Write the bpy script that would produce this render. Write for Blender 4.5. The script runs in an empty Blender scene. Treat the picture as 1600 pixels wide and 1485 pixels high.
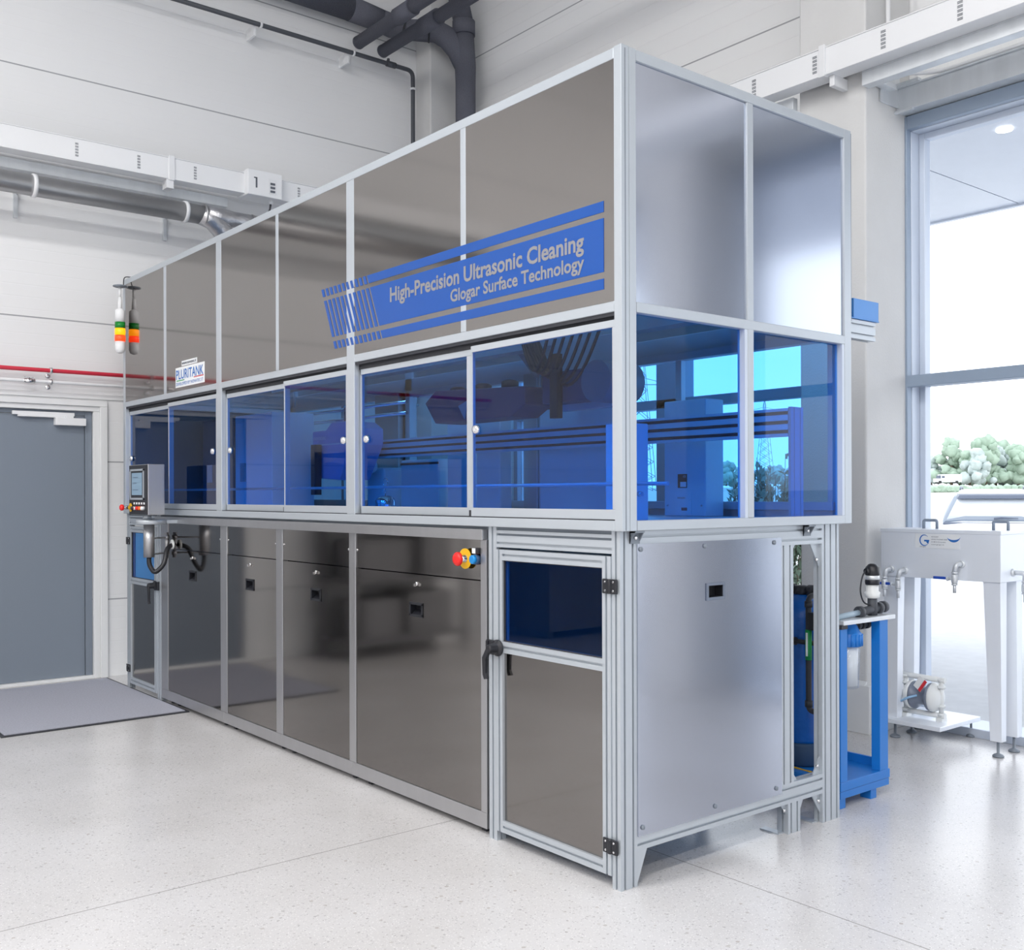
import bpy, bmesh, math, random
from mathutils import Vector, Matrix
random.seed(7)
S = bpy.context.scene
COL = S.collection
PI = math.pi

# ------------------------------------------------------------------ camera
cd = bpy.data.cameras.new('camera')
cam = bpy.data.objects.new('camera', cd); COL.objects.link(cam)
FPX, YAW, ROLL, Y0 = 1625.66, 0.68187, -0.00296, 772.65
cd.sensor_fit = 'HORIZONTAL'; cd.sensor_width = 36.0; cd.lens = 36.0*FPX/1600
cd.shift_x = 0.0; cd.shift_y = (Y0-742.5)/1600
cd.clip_start = 0.05; cd.clip_end = 2000
Fv = Vector((-math.cos(YAW), math.sin(YAW), 0)); R0 = Vector((Fv.y, -Fv.x, 0)); U0 = Vector((0, 0, 1))
Rv = math.cos(ROLL)*R0+math.sin(ROLL)*U0; Uv = -math.sin(ROLL)*R0+math.cos(ROLL)*U0
M = Matrix((Rv, Uv, -Fv)).transposed().to_4x4(); M.translation = Vector((2.7517, -2.7632, 1.5))
cam.matrix_world = M
S.camera = cam
# ------------------------------------------------------------------ view + world + lights
S.view_settings.view_transform = 'Standard'; S.view_settings.look = 'None'
S.view_settings.gamma = 1; S.view_settings.use_curve_mapping = False
S.view_settings.exposure = 0.0
SKY = 2.6
W = bpy.data.worlds.new('overcast_sky'); S.world = W; W.use_nodes = True
wn = W.node_tree; wn.nodes.clear()
wo = wn.nodes.new('ShaderNodeOutputWorld'); wb = wn.nodes.new('ShaderNodeBackground')
tc = wn.nodes.new('ShaderNodeTexCoord'); nz = wn.nodes.new('ShaderNodeTexNoise'); rp = wn.nodes.new('ShaderNodeValToRGB')
mp = wn.nodes.new('ShaderNodeMapping'); mp.inputs['Scale'].default_value = (1, 1, 5)
nz.inputs['Scale'].default_value = 2.2; nz.inputs['Detail'].default_value = 5
rp.color_ramp.elements[0].position = .3; rp.color_ramp.elements[0].color = (.82, .89, .98, 1)
rp.color_ramp.elements[1].position = .62; rp.color_ramp.elements[1].color = (.97, .98, 1, 1)
wn.links.new(tc.outputs['Generated'], mp.inputs[0]); wn.links.new(mp.outputs[0], nz.inputs['Vector'])
wn.links.new(nz.outputs['Fac'], rp.inputs[0]); wn.links.new(rp.outputs[0], wb.inputs[0]); wn.links.new(wb.outputs[0], wo.inputs[0])
wb.inputs[1].default_value = SKY
LAMPS = [(-1.0, -4.6), (3.2, -4.6), (-1.0, -10.2), (3.2, -10.2), (7.4, -4.6), (7.4, -10.2)]
LAMP_W = 270
def area(name, loc, rot, sx, sy, power, col=(1, 1, 1)):
    l = bpy.data.lights.new(name, 'AREA'); l.shape = 'RECTANGLE'; l.size = sx; l.size_y = sy; l.energy = power; l.color = col
    o = bpy.data.objects.new(name, l); COL.objects.link(o); o.location = loc; o.rotation_euler = rot
    return o
for i, (x, y) in enumerate(LAMPS):
    area('hall_lamp_light', (x, y, 7.28), (0, 0, 0), .5, 4.5, LAMP_W, (1, .985, .96))
# portals: sample the sky through the modelled window openings (they emit nothing themselves)
for x0, x1 in ((-.93, 2.2), (-4.94, -1.43), (2.96, 7.5)):
    p = area('sky_portal', ((x0+x1)/2, 3.74, 2.0), (PI/2, 0, PI), x1-x0, 3.9, 1); p.data.cycles.is_portal = True
p = area('sky_portal', (11.15, -5.0, 2.6), (PI/2, 0, PI/2), 11.0, 3.4, 1); p.data.cycles.is_portal = True

# ------------------------------------------------------------------ materials
def srgb(r, g, b):
    f = lambda c: (c/255/12.92) if c/255 <= .04045 else ((c/255+.055)/1.055)**2.4
    return (f(r), f(g), f(b), 1)
def pbr(name, col, rough=.5, metal=0., spec=.5, noise=0., nscale=8., bump=0., bscale=60., coat=0., aniso=0., emit=0., stretch=None):
    m = bpy.data.materials.new(name); m.use_nodes = True; nt = m.node_tree; p = nt.nodes['Principled BSDF']
    p.inputs['Base Color'].default_value = col; p.inputs['Roughness'].default_value = rough; p.inputs['Metallic'].default_value = metal
    p.inputs['Specular IOR Level'].default_value = spec; p.inputs['Coat Weight'].default_value = coat
    if aniso: p.inputs['Anisotropic'].default_value = aniso
    if emit: p.inputs['Emission Color'].default_value = col; p.inputs['Emission Strength'].default_value = emit
    t = nt.nodes.new('ShaderNodeTexCoord'); mpn = nt.nodes.new('ShaderNodeMapping'); nt.links.new(t.outputs['Object'], mpn.inputs[0])
    if stretch: mpn.inputs['Scale'].default_value = stretch
    n = nt.nodes.new('ShaderNodeTexNoise'); n.inputs['Scale'].default_value = nscale; n.inputs['Detail'].default_value = 4
    nt.links.new(mpn.outputs[0], n.inputs['Vector'])
    if noise:
        mx = nt.nodes.new('ShaderNodeMix'); mx.data_type = 'RGBA'
        a = [max(0, c*(1-noise)) for c in col[:3]]; b = [min(1, c*(1+noise)) for c in col[:3]]
        mx.inputs['A'].default_value = (*a, 1); mx.inputs['B'].default_value = (*b, 1)
        nt.links.new(n.outputs['Fac'], mx.inputs['Factor']); nt.links.new(mx.outputs['Result'], p.inputs['Base Color'])
    if bump:
        n2 = nt.nodes.new('ShaderNodeTexNoise'); n2.inputs['Scale'].default_value = bscale; n2.inputs['Detail'].default_value = 3
        nt.links.new(mpn.outputs[0], n2.inputs['Vector'])
        bp = nt.nodes.new('ShaderNodeBump'); bp.inputs['Strength'].default_value = bump; bp.inputs['Distance'].default_value = .01
        nt.links.new(n2.outputs['Fac'], bp.inputs['Height']); nt.links.new(bp.outputs[0], p.inputs['Normal'])
    return m
def glassmat(name, tint, ior=1.5, gl=(1, 1, 1), edge=0):
    m = bpy.data.materials.new(name); m.use_nodes = True; nt = m.node_tree; nt.nodes.clear()
    o = nt.nodes.new('ShaderNodeOutputMaterial'); mx = nt.nodes.new('ShaderNodeMixShader'); t = nt.nodes.new('ShaderNodeBsdfTransparent')
    g = nt.nodes.new('ShaderNodeBsdfGlossy'); fr = nt.nodes.new('ShaderNodeFresnel')
    t.inputs[0].default_value = (*tint, 1); g.inputs[0].default_value = (*gl, 1); g.inputs['Roughness'].default_value = .015
    fr.inputs[0].default_value = ior
    ge = nt.nodes.new('ShaderNodeNewGeometry'); iv = nt.nodes.new('ShaderNodeMath'); iv.operation = 'SUBTRACT'; iv.inputs[0].default_value = 1.0
    ml = nt.nodes.new('ShaderNodeMath'); ml.operation = 'MULTIPLY'
    nt.links.new(ge.outputs['Backfacing'], iv.inputs[1]); nt.links.new(iv.outputs[0], ml.inputs[0]); nt.links.new(fr.outputs[0], ml.inputs[1])
    nt.links.new(ml.outputs[0], mx.inputs[0]); nt.links.new(t.outputs[0], mx.inputs[1]); nt.links.new(g.outputs[0], mx.inputs[2])
    nt.links.new(mx.outputs[0], o.inputs[0])
    return m
M_alu = pbr('anodised_aluminium', (.50, .54, .585, 1), .38, .45, noise=.03, nscale=3)
M_alud = pbr('slot_aluminium', (.22, .25, .29, 1), .5, .3)
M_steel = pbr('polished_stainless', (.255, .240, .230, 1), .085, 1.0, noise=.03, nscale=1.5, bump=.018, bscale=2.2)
M_brush = pbr('brushed_stainless', (.46, .46, .475, 1), .33, .85, noise=.06, nscale=20, stretch=(1, 1, .05))
M_tank = pbr('satin_stainless', (.86, .90, .97, 1), .38, .2, noise=.04, nscale=4)
M_sidesteel = pbr('side_lit_stainless', (.47, .50, .575, 1), .15, 1.0, noise=.03, nscale=1.2, bump=.03, bscale=1.6)  # brighter copy of the stainless, the side's reflections put into its colour
M_galv = pbr('galvanised_steel', (.72, .75, .78, 1), .45, .5, noise=.12, nscale=14, stretch=(1, 1, .12))
M_black = pbr('black_plastic', (.012, .013, .018, 1), .4, noise=.1)
M_dark = pbr('dark_rubber', (.03, .032, .04, 1), .6, noise=.1)
M_white = pbr('white_paint', (.80, .81, .83, 1), .35, noise=.02)
M_busbar = pbr('white_enamel', (.84, .85, .87, 1), .3, noise=.015)
M_trim = pbr('white_trim', (.76, .77, .78, 1), .45, noise=.02)
M_door = pbr('grey_door_paint', (.20, .235, .285, 1), .42, noise=.05, nscale=220, bump=.05, bscale=300)
M_insul = pbr('insulation_foam', (.125, .13, .16, 1), .9, spec=.2, noise=.25, nscale=120, bump=.5, bscale=160)
M_pvc = pbr('grey_pipe', (.06, .066, .08, 1), .5, noise=.08)
M_duct = pbr('galvanised_duct', (.42, .42, .43, 1), .33, .75, noise=.08, nscale=12)
M_tape = pbr('foil_tape', (.5, .5, .52, 1), .3, .9, noise=.1, bump=.6, bscale=25)
M_red = pbr('red_pipe_paint', srgb(205, 50, 70), .35, noise=.03)
M_redb = pbr('red_button', srgb(225, 30, 25), .35, noise=.03)
M_yel = pbr('yellow_plate', srgb(228, 178, 15), .4, noise=.03)
M_blueb = pbr('blue_button', srgb(10, 130, 200), .3, noise=.03)
M_orange = pbr('orange_button', srgb(240, 105, 20), .35, noise=.03)
M_banner = pbr('blue_vinyl', srgb(0, 74, 158), .35, noise=.02)
M_letter = pbr('silver_lettering', (.27, .27, .28, 1), .45, .2, noise=.02)
M_cart = pbr('blue_enamel', srgb(24, 116, 200), .35, noise=.03)
M_softener = pbr('blue_fibreglass', srgb(0, 92, 180), .3, noise=.12, nscale=30, bump=.15, bscale=50)
M_navy = pbr('navy_plastic', srgb(40, 72, 108), .5, noise=.05)
M_bin = pbr('blue_bin_plastic', srgb(70, 140, 215), .35, noise=.03)
M_cream = pbr('milky_plastic', (.78, .80, .80, 1), .5, noise=.03)
M_conc = pbr('painted_concrete', (.66, .66, .66, 1), .75, noise=.07, nscale=3.5, bump=.2, bscale=90)
M_conc2 = pbr('bare_concrete', (.42, .43, .45, 1), .8, noise=.09, nscale=4, bump=.25, bscale=70)
M_ceil = pbr('ceiling_paint', (.62, .64, .66, 1), .8, noise=.03)
M_hall = pbr('hall_wall_paint', (.50, .48, .47, 1), .8, noise=.04)
M_wframe = pbr('window_frame_grey', (.30, .37, .47, 1), .4, .2, noise=.02)
M_wreveal = pbr('window_frame_light', (.60, .66, .76, 1), .4, .2, noise=.02)
M_label = pbr('label_white', (.82, .84, .86, 1), .5, noise=.01)
M_ink = pbr('label_ink', srgb(60, 70, 90), .6, noise=.01)
M_inkb = pbr('label_blue', srgb(40, 110, 190), .5, noise=.01)
M_inkg = pbr('label_green', srgb(30, 150, 80), .5, noise=.01)
M_inkr = pbr('label_red', srgb(210, 50, 60), .5, noise=.01)
M_slot = pbr('dark_print', srgb(95, 100, 110), .5, noise=.02)
M_lamp = pbr('lamp_diffuser', (1, 1, 1, 1), .5, emit=2.5)
M_screen = pbr('lcd_screen', srgb(120, 145, 165), .25, emit=.25)
M_chrome = pbr('chrome', (.75, .75, .76, 1), .12, 1.0, noise=.02)
M_green = pbr('green_lens', srgb(0, 130, 40), .3, noise=.03)
M_amber = pbr('amber_lens', srgb(255, 150, 10), .3, emit=1.6)
M_redl = pbr('red_lens', srgb(255, 60, 20), .3, emit=1.8)
M_tyre = pbr('tyre_rubber', (.03, .03, .03, 1), .8, noise=.1)
M_carp = pbr('white_car_paint', (.80, .82, .84, 1), .2, coat=.6, noise=.01)
M_cglass = pbr('car_glass', (.22, .26, .32, 1), .08, spec=.8, noise=.02)
M_cdark = pbr('car_trim', (.10, .12, .17, 1), .4, noise=.02)
M_leaf = pbr('haze_pale_leaves', srgb(160, 180, 162), .8, noise=.35, nscale=.6)  # both leaf colours paled to carry distance haze
M_leaf2 = pbr('haze_grey_green_leaves', srgb(180, 192, 190), .8, noise=.35, nscale=.5)
M_bark = pbr('bark', srgb(110, 95, 80), .9, noise=.3)
M_pylon = pbr('pylon_steel', (.30, .33, .38, 1), .5, .4, noise=.05)
T = (.095, .38, .88)
M_blue = glassmat('blue_acrylic', tuple(math.sqrt(c) for c in T), 1.32)
M_clear = glassmat('clear_glass', (.985, .992, 1.0), 1.25)
M_tubeclr = glassmat('clear_plastic', (.9, .92, .95), 1.4)

def terrazzo():
    m = bpy.data.materials.new('terrazzo'); m.use_nodes = True; nt = m.node_tree; p = nt.nodes['Principled BSDF']
    L = nt.links.new; N = nt.nodes.new
    t = N('ShaderNodeTexCoord')
    def chips(scale, thr, col_a, prev, seed):
        mpn = N('ShaderNodeMapping'); mpn.inputs['Location'].default_value = (seed, seed*.7, 0); L(t.outputs['Object'], mpn.inputs[0])
        v = N('ShaderNodeTexVoronoi'); v.inputs['Scale'].default_value = scale; v.inputs['Randomness'].default_value = 1; L(mpn.outputs[0], v.inputs['Vector'])
        sp = N('ShaderNodeSeparateColor'); L(v.outputs['Color'], sp.inputs[0])
        c1 = N('ShaderNodeMath'); c1.operation = 'LESS_THAN'; L(sp.outputs[0], c1.inputs[0]); c1.inputs[1].default_value = thr
        c2 = N('ShaderNodeMath'); c2.operation = 'LESS_THAN'; L(v.outputs['Distance'], c2.inputs[0]); c2.inputs[1].default_value = .33
        c3 = N('ShaderNodeMath'); c3.operation = 'MULTIPLY'; L(c1.outputs[0], c3.inputs[0]); L(c2.outputs[0], c3.inputs[1])
        c4 = N('ShaderNodeMath'); c4.operation = 'MULTIPLY'; L(c3.outputs[0], c4.inputs[0]); L(sp.outputs[1], c4.inputs[1])
        mx = N('ShaderNodeMix'); mx.data_type = 'RGBA'; L(c4.outputs[0], mx.inputs['Factor']); L(prev, mx.inputs['A']); mx.inputs['B'].default_value = col_a
        return mx.outputs['Result']
    n = N('ShaderNodeTexNoise'); n.inputs['Scale'].default_value = 1.3; n.inputs['Detail'].default_value = 5; L(t.outputs['Object'], n.inputs['Vector'])
    r = N('ShaderNodeValToRGB'); r.color_ramp.elements[0].position = .3; r.color_ramp.elements[0].color = (.56, .545, .545, 1)
    r.color_ramp.elements[1].position = .7; r.color_ramp.elements[1].color = (.64, .63, .64, 1); L(n.outputs['Fac'], r.inputs[0])
    c = chips(150, .5, (.80, .79, .78, 1), r.outputs[0], 3.1)
    c = chips(110, .34, (.38, .37, .38, 1), c, 1.7)
    c = chips(60, .14, (.40, .39, .39, 1), c, 5.3)
    c = chips(45, .05, (.44, .41, .39, 1), c, 8.9)
    # saw-cut joints: x = -1.14 + k*5, y = .45 + k*5
    sx = N('ShaderNodeSeparateXYZ'); L(t.outputs['Object'], sx.inputs[0])
    def joint(sock, off, prev):
        a = N('ShaderNodeMath'); a.operation = 'SUBTRACT'; L(sock, a.inputs[0]); a.inputs[1].default_value = off
        b = N('ShaderNodeMath'); b.operation = 'PINGPONG'; L(a.outputs[0], b.inputs[0]); b.inputs[1].default_value = 2.75
        l = N('ShaderNodeMath'); l.operation = 'LESS_THAN'; L(b.outputs[0], l.inputs[0]); l.inputs[1].default_value = .0028
        mx = N('ShaderNodeMix'); mx.data_type = 'RGBA'; L(l.outputs[0], mx.inputs['Factor']); L(prev, mx.inputs['A']); mx.inputs['B'].default_value = (.30, .29, .28, 1)
        return mx.outputs['Result']
    c = joint(sx.outputs[0], -1.14, c); c = joint(sx.outputs[1], .45, c)
    L(c, p.inputs['Base Color'])
    r2 = N('ShaderNodeMapRange'); L(n.outputs['Fac'], r2.inputs[0]); r2.inputs['To Min'].default_value = .16; r2.inputs['To Max'].default_value = .3
    L(r2.outputs[0], p.inputs['Roughness']); p.inputs['Specular IOR Level'].default_value = .45
    return m
def panelwall(name, axis_joints, rib, base):
    """insulated wall panels: fine horizontal ribs plus dark joints at the given heights"""
    m = bpy.data.materials.new(name); m.use_nodes = True; nt = m.node_tree; p = nt.nodes['Principled BSDF']
    L = nt.links.new; N = nt.nodes.new
    t = N('ShaderNodeTexCoord'); s = N('ShaderNodeSeparateXYZ'); L(t.outputs['Object'], s.inputs[0])
    pp = N('ShaderNodeMath'); pp.operation = 'PINGPONG'; L(s.outputs[2], pp.inputs[0]); pp.inputs[1].default_value = rib/2
    mr = N('ShaderNodeMapRange'); L(pp.outputs[0], mr.inputs[0]); mr.inputs['From Min'].default_value = 0; mr.inputs['From Max'].default_value = .006
    bp = N('ShaderNodeBump'); bp.inputs['Strength'].default_value = .16 if rib < .12 else .5; bp.inputs['Distance'].default_value = .004; L(mr.outputs[0], bp.inputs['Height']); L(bp.outputs[0], p.inputs['Normal'])
    prev = None
    n = N('ShaderNodeTexNoise'); n.inputs['Scale'].default_value = .8; L(t.outputs['Object'], n.inputs['Vector'])
    mx0 = N('ShaderNodeMix'); mx0.data_type = 'RGBA'; L(n.outputs['Fac'], mx0.inputs['Factor'])
    mx0.inputs['A'].default_value = (*[c*.98 for c in base], 1); mx0.inputs['B'].default_value = (*[min(1, c*1.02) for c in base], 1)
    c = mx0.outputs['Result']
    for z in axis_joints:
        a = N('ShaderNodeMath'); a.operation = 'SUBTRACT'; L(s.outputs[2], a.inputs[0]); a.inputs[1].default_value = z
        b = N('ShaderNodeMath'); b.operation = 'ABSOLUTE'; L(a.outputs[0], b.inputs[0])
        l = N('ShaderNodeMath'); l.operation = 'LESS_THAN'; L(b.outputs[0], l.inputs[0]); l.inputs[1].default_value = .0055
        mx = N('ShaderNodeMix'); mx.data_type = 'RGBA'; L(l.outputs[0], mx.inputs['Factor']); L(c, mx.inputs['A']); mx.inputs['B'].default_value = (.36, .37, .39, 1)
        c = mx.outputs['Result']
    L(c, p.inputs['Base Color']); p.inputs['Roughness'].default_value = .45; p.inputs['Specular IOR Level'].default_value = .4
    return m
def groundmat(name, a, b, scale):
    m = pbr(name, a, .9, spec=.2); nt = m.node_tree; p = nt.nodes['Principled BSDF']
    t = nt.nodes.new('ShaderNodeTexCoord'); n = nt.nodes.new('ShaderNodeTexNoise'); n.inputs['Scale'].default_value = scale; n.inputs['Detail'].default_value = 6
    mx = nt.nodes.new('ShaderNodeMix'); mx.data_type = 'RGBA'; mx.inputs['A'].default_value = a; mx.inputs['B'].default_value = b
    nt.links.new(t.outputs['Object'], n.inputs['Vector']); nt.links.new(n.outputs['Fac'], mx.inputs['Factor']); nt.links.new(mx.outputs['Result'], p.inputs['Base Color'])
    return m
M_floor = terrazzo()
M_wall = panelwall('insulated_wall_panels', (4.895, 2.918, 1.778, .64, 6.0), .096, (.80, .805, .815))
M_wallb = panelwall('insulated_wall_panels_back', (4.93, 5.9), .15, (.86, .865, .87))
M_asph = groundmat('pale_paving', (.50, .51, .53, 1), (.62, .63, .65, 1), 8)
M_field = groundmat('dry_meadow', srgb(205, 200, 198), srgb(180, 184, 170), .4)
M_soffit = pbr('soffit_panel', (.62, .66, .74, 1), .25, spec=.6, noise=.03)

def matmod(name, a, b, scale):
    return groundmat(name, a, b, scale)
M_mat = groundmat('door_mat_pile', (.30, .31, .36, 1), (.46, .47, .55, 1), 90)

# ------------------------------------------------------------------ mesh helpers
def B(): return bmesh.new()
def box(bm, x0, x1, y0, y1, z0, z1):
    x0, x1 = min(x0, x1), max(x0, x1); y0, y1 = min(y0, y1), max(y0, y1); z0, z1 = min(z0, z1), max(z0, z1)
    v = [bm.verts.new(p) for p in ((x0, y0, z0), (x1, y0, z0), (x1, y1, z0), (x0, y1, z0), (x0, y0, z1), (x1, y0, z1), (x1, y1, z1), (x0, y1, z1))]
    for f in ((3, 2, 1, 0), (4, 5, 6, 7), (0, 1, 5, 4), (1, 2, 6, 5), (2, 3, 7, 6), (3, 0, 4, 7)): bm.faces.new([v[i] for i in f])
    return bm
def prism(bm, poly, axis, a, b):
    """extrude a 2-D outline along an axis; x:(y,z)  y:(x,z)  z:(x,y)"""
    def P(p, t): return {'x': (t, p[0], p[1]), 'y': (p[0], t, p[1]), 'z': (p[0], p[1], t)}[axis]
    A = [bm.verts.new(P(p, a)) for p in poly]; C = [bm.verts.new(P(p, b)) for p in poly]
    n = len(poly)
    fs = [bm.faces.new(A), bm.faces.new(C)]
    for i in range(n): fs.append(bm.faces.new((A[i], A[(i+1) % n], C[(i+1) % n], C[i])))
    bmesh.ops.recalc_face_normals(bm, faces=fs)
    return bm
def prof(bm, axis, a, b, u0, u1, v0, v1, nu=1, nv=1, w=.010, d=.011):
    """extruded aluminium profile with nu T-slots on the faces of width u and nv on those of width v"""
    pts = []
    def side(p, q, n, inn):
        L = math.hypot(q[0]-p[0], q[1]-p[1]); ux, uy = (q[0]-p[0])/L, (q[1]-p[1])/L
        pts.append(p)
        for k in range(n):
            c = L*(k+.5)/n
            for s, dd in ((-w/2, 0), (-w/2, d), (w/2, d), (w/2, 0)): pts.append((p[0]+ux*(c+s)+inn[0]*dd, p[1]+uy*(c+s)+inn[1]*dd))
    side((u0, v0), (u1, v0), nu, (0, 1)); side((u1, v0), (u1, v1), nv, (-1, 0)); side((u1, v1), (u0, v1), nu, (0, -1)); side((u0, v1), (u0, v0), nv, (1, 0))
    return prism(bm, pts, axis, a, b)
def frame_of(d):
    d = d.normalized(); u = Vector((0, 0, 1)) if abs(d.z) < .9 else Vector((1, 0, 0)); a = d.cross(u).normalized(); return a, d.cross(a).normalized()
def tube(bm, pts, r, seg=12, r2=None, caps=True):
    pts = [Vector(p) for p in pts]; n = len(pts); rings = []
    a = None
    for i, p in enumerate(pts):
        d = (pts[min(i+1, n-1)]-pts[max(i-1, 0)]).normalized()
        if a is None: a, b = frame_of(d)
        else:
            a = (a-d*a.dot(d)).normalized(); b = d.cross(a)
        rr = r if r2 is None else r+(r2-r)*i/(n-1)
        if isinstance(r, (list, tuple)): rr = r[i]
        rings.append([bm.verts.new(p+(a*math.cos(2*PI*k/seg)+b*math.sin(2*PI*k/seg))*rr) for k in range(seg)])
    fs = []
    for i in range(n-1):
        for k in range(seg): fs.append(bm.faces.new((rings[i][k], rings[i][(k+1) % seg], rings[i+1][(k+1) % seg], rings[i+1][k])))
    if caps: fs.append(bm.faces.new(rings[0][::-1])); fs.append(bm.faces.new(rings[-1]))
    bmesh.ops.recalc_face_normals(bm, faces=fs)
    for f in fs[:-2]: f.smooth = True
    return bm
def cyl(bm, p, q, r, seg=20, r2=None): return tube(bm, [p, q], r, seg, r2)
def bend(pts, r=.05, n=5):
    """round the corners of a polyline"""
    P = [Vector(p) for p in pts]; out = [P[0]]
    for i in range(1, len(P)-1):
        a = (P[i-1]-P[i]); b = (P[i+1]-P[i]); rr = min(r, a.length*.45, b.length*.45); a = P[i]+a.normalized()*rr; b = P[i]+b.normalized()*rr
        for k in range(n+1):
            t = k/n; out.append(a*(1-t)**2+P[i]*2*t*(1-t)+b*t*t)
    out.append(P[-1]); return out
def lathe(bm, prf, o, axis='z', seg=24):
    """revolve (radius, height) pairs about an axis through o"""
    o = Vector(o); rings = []
    for r, h in prf:
        ring = []
        for k in range(seg):
            c, s = math.cos(2*PI*k/seg)*r, math.sin(2*PI*k/seg)*r
            ring.append(bm.verts.new(o+Vector({'z': (c, s, h), 'x': (h, c, s), 'y': (c, h, s)}[axis])))
        rings.append(ring)
    fs = []
    for i in range(len(rings)-1):
        for k in range(seg): f = bm.faces.new((rings[i][k], rings[i][(k+1) % seg], rings[i+1][(k+1) % seg], rings[i+1][k])); f.smooth = True; fs.append(f)
    fs.append(bm.faces.new(rings[0])); fs.append(bm.faces.new(rings[-1]))
    bmesh.ops.recalc_face_normals(bm, faces=fs)
    return bm
def obj(name, bm, mat, parent=None, bevel=0, label=None, autosmooth=False):
    me = bpy.data.meshes.new(name); bm.to_mesh(me); bm.free()
    o = bpy.data.objects.new(name, me); COL.objects.link(o)
    for m in (mat if isinstance(mat, (list, tuple)) else [mat]): me.materials.append(m)
    if parent: o.parent = parent; o.matrix_parent_inverse = parent.matrix_world.inverted() if False else Matrix.Translation(-Vector(parent['base'])) if 'base' in parent else Matrix.Identity(4)
    if bevel:
        md = o.modifiers.new('bevel', 'BEVEL'); md.width = bevel; md.segments = 2; md.limit_method = 'ANGLE'; md.angle_limit = math.radians(40)
    if label: o['label'] = label
    return o
def tag(o, label, cat, group=None, kind=None):
    o['label'] = label; o['category'] = cat
    if group: o['group'] = group
    if kind: o['kind'] = kind
    return o
def thing(name, loc, label, cat, group=None):
    o = bpy.data.objects.new(name, None); COL.objects.link(o); o.location = loc; o.empty_display_size = .1
    o['base'] = loc
    return tag(o, label, cat, group)
def struct(name, bm, mat, bevel=0):
    o = obj(name, bm, mat, bevel=bevel); o['kind'] = 'structure'; return o
def text(name, s, width, height, mat, parent, origin, xd, yd, ext=.0006, bold=0., align='LEFT'):
    """flat lettering: origin = baseline start, xd/yd = writing and up directions, fitted to width and cap height"""
    cu = bpy.data.curves.new(name, 'FONT'); cu.body = s; cu.size = 1; cu.extrude = 0; cu.offset = bold; cu.resolution_u = 3
    tmp = bpy.data.objects.new(name, cu); COL.objects.link(tmp); bpy.context.view_layer.update()
    me = bpy.data.meshes.new_from_object(tmp); COL.objects.unlink(tmp); bpy.data.objects.remove(tmp)
    xs = [v.co.x for v in me.vertices]; x0, x1 = min(xs), max(xs); sx = width/(x1-x0); sy = height/.70
    xd = Vector(xd); yd = Vector(yd); nd = xd.cross(yd).normalized(); o0 = Vector(origin)
    for v in me.vertices: v.co = o0+xd*((v.co.x-x0)*sx)+yd*(v.co.y*sy)+nd*ext
    o = bpy.data.objects.new(name, me); COL.objects.link(o); me.materials.clear(); me.materials.append(mat)
    if parent: o.parent = parent; o.matrix_parent_inverse = Matrix.Translation(-Vector(parent['base'])) if 'base' in parent else Matrix.Identity(4)
    return o
def copy_thing(root, delta, label=None):
    r = root.copy(); COL.objects.link(r); r.location = root.location+Vector(delta)
    if 'base' in r: pass
    for ch in list(root.children):
        c = ch.copy(); COL.objects.link(c); c.parent = r
        for g in ch.children: d = g.copy(); COL.objects.link(d); d.parent = c
    if label: r['label'] = label
    return r

# ================================================================== SETTING
XW = -6.05; YB = 3.57; ZC = 7.6; XR = 11.0; YF = -13.0
struct('floor', box(B(), XW-.3, XR, YF, YB+.12, -.15, 0), M_floor)
bm = B()   # left wall with the doorway opening
dy0, dy1, dz1 = -1.22, -.035, 2.19
box(bm, XW-.2, XW, dy1+.0, YB+.3, 0, ZC); box(bm, XW-.2, XW, YF, dy0, 0, ZC); box(bm, XW-.2, XW, dy0, dy1, dz1, ZC)
struct('wall_left', bm, M_wall)
bm = B()   # window wall
WT = 4.0
for x0, x1, z0, z1 in ((XW, -4.95, 0, ZC), (-4.95, -1.42, WT, ZC), (-1.42, -.94, 0, ZC), (-.94, 2.22, 4.02, ZC), (2.22, 2.95, 0, ZC), (2.95, 7.52, 4.02, ZC), (7.52, XR, 0, ZC)):
    box(bm, x0, x1, YB, YB+.28, z0, z1)
struct('wall_back', bm, M_wallb)
bm = B()
for y0, y1, z0, z1 in ((YF, -10.5, 0, ZC), (-10.5, .5, 0, .9), (-10.5, .5, 4.3, ZC), (.5, YB+.3, 0, ZC), (-5.2, -4.8, .9, 4.3)): box(bm, XR, XR+.2, y0, y1, z0, z1)
struct('wall_right', bm, M_hall)
struct('wall_front', box(B(), XW-.2, XR+.2, YF-.2, YF, 0, ZC), M_hall)
struct('ceiling', box(B(), XW-.2, XR+.2, YF-.2, YB+.3, ZC, ZC+.2), M_ceil)

def column(x0, x1, y0, name, mat):
    bm = B(); box(bm, x0, x1, y0, YB-.001, 0, ZC)
    return struct(name, bm, mat, .012)
c1 = column(-1.385, -.895, 3.05, 'concrete_column', M_conc)
tag(c1, 'square concrete column left of the tall bright window', 'column', kind='structure')
c2 = column(XW, -5.79, 3.14, 'concrete_column', M_conc)
tag(c2, 'slim concrete column in the far wall corner behind the insulated duct', 'column', kind='structure')
c3 = column(2.32, 2.84, 3.05, 'concrete_column', M_conc)
tag(c3, 'concrete column right of the tall window, outside the picture', 'column', kind='structure')
bm = B(); box(bm, -1.42, -.86, 3.015, YB-.001, 0, .30)
prism(bm, [(3.015, .30), (3.05, .325), (3.05, .30)], 'x', -1.42, -.895)
o = struct('baseboard_column', bm, M_trim, .004)

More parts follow.
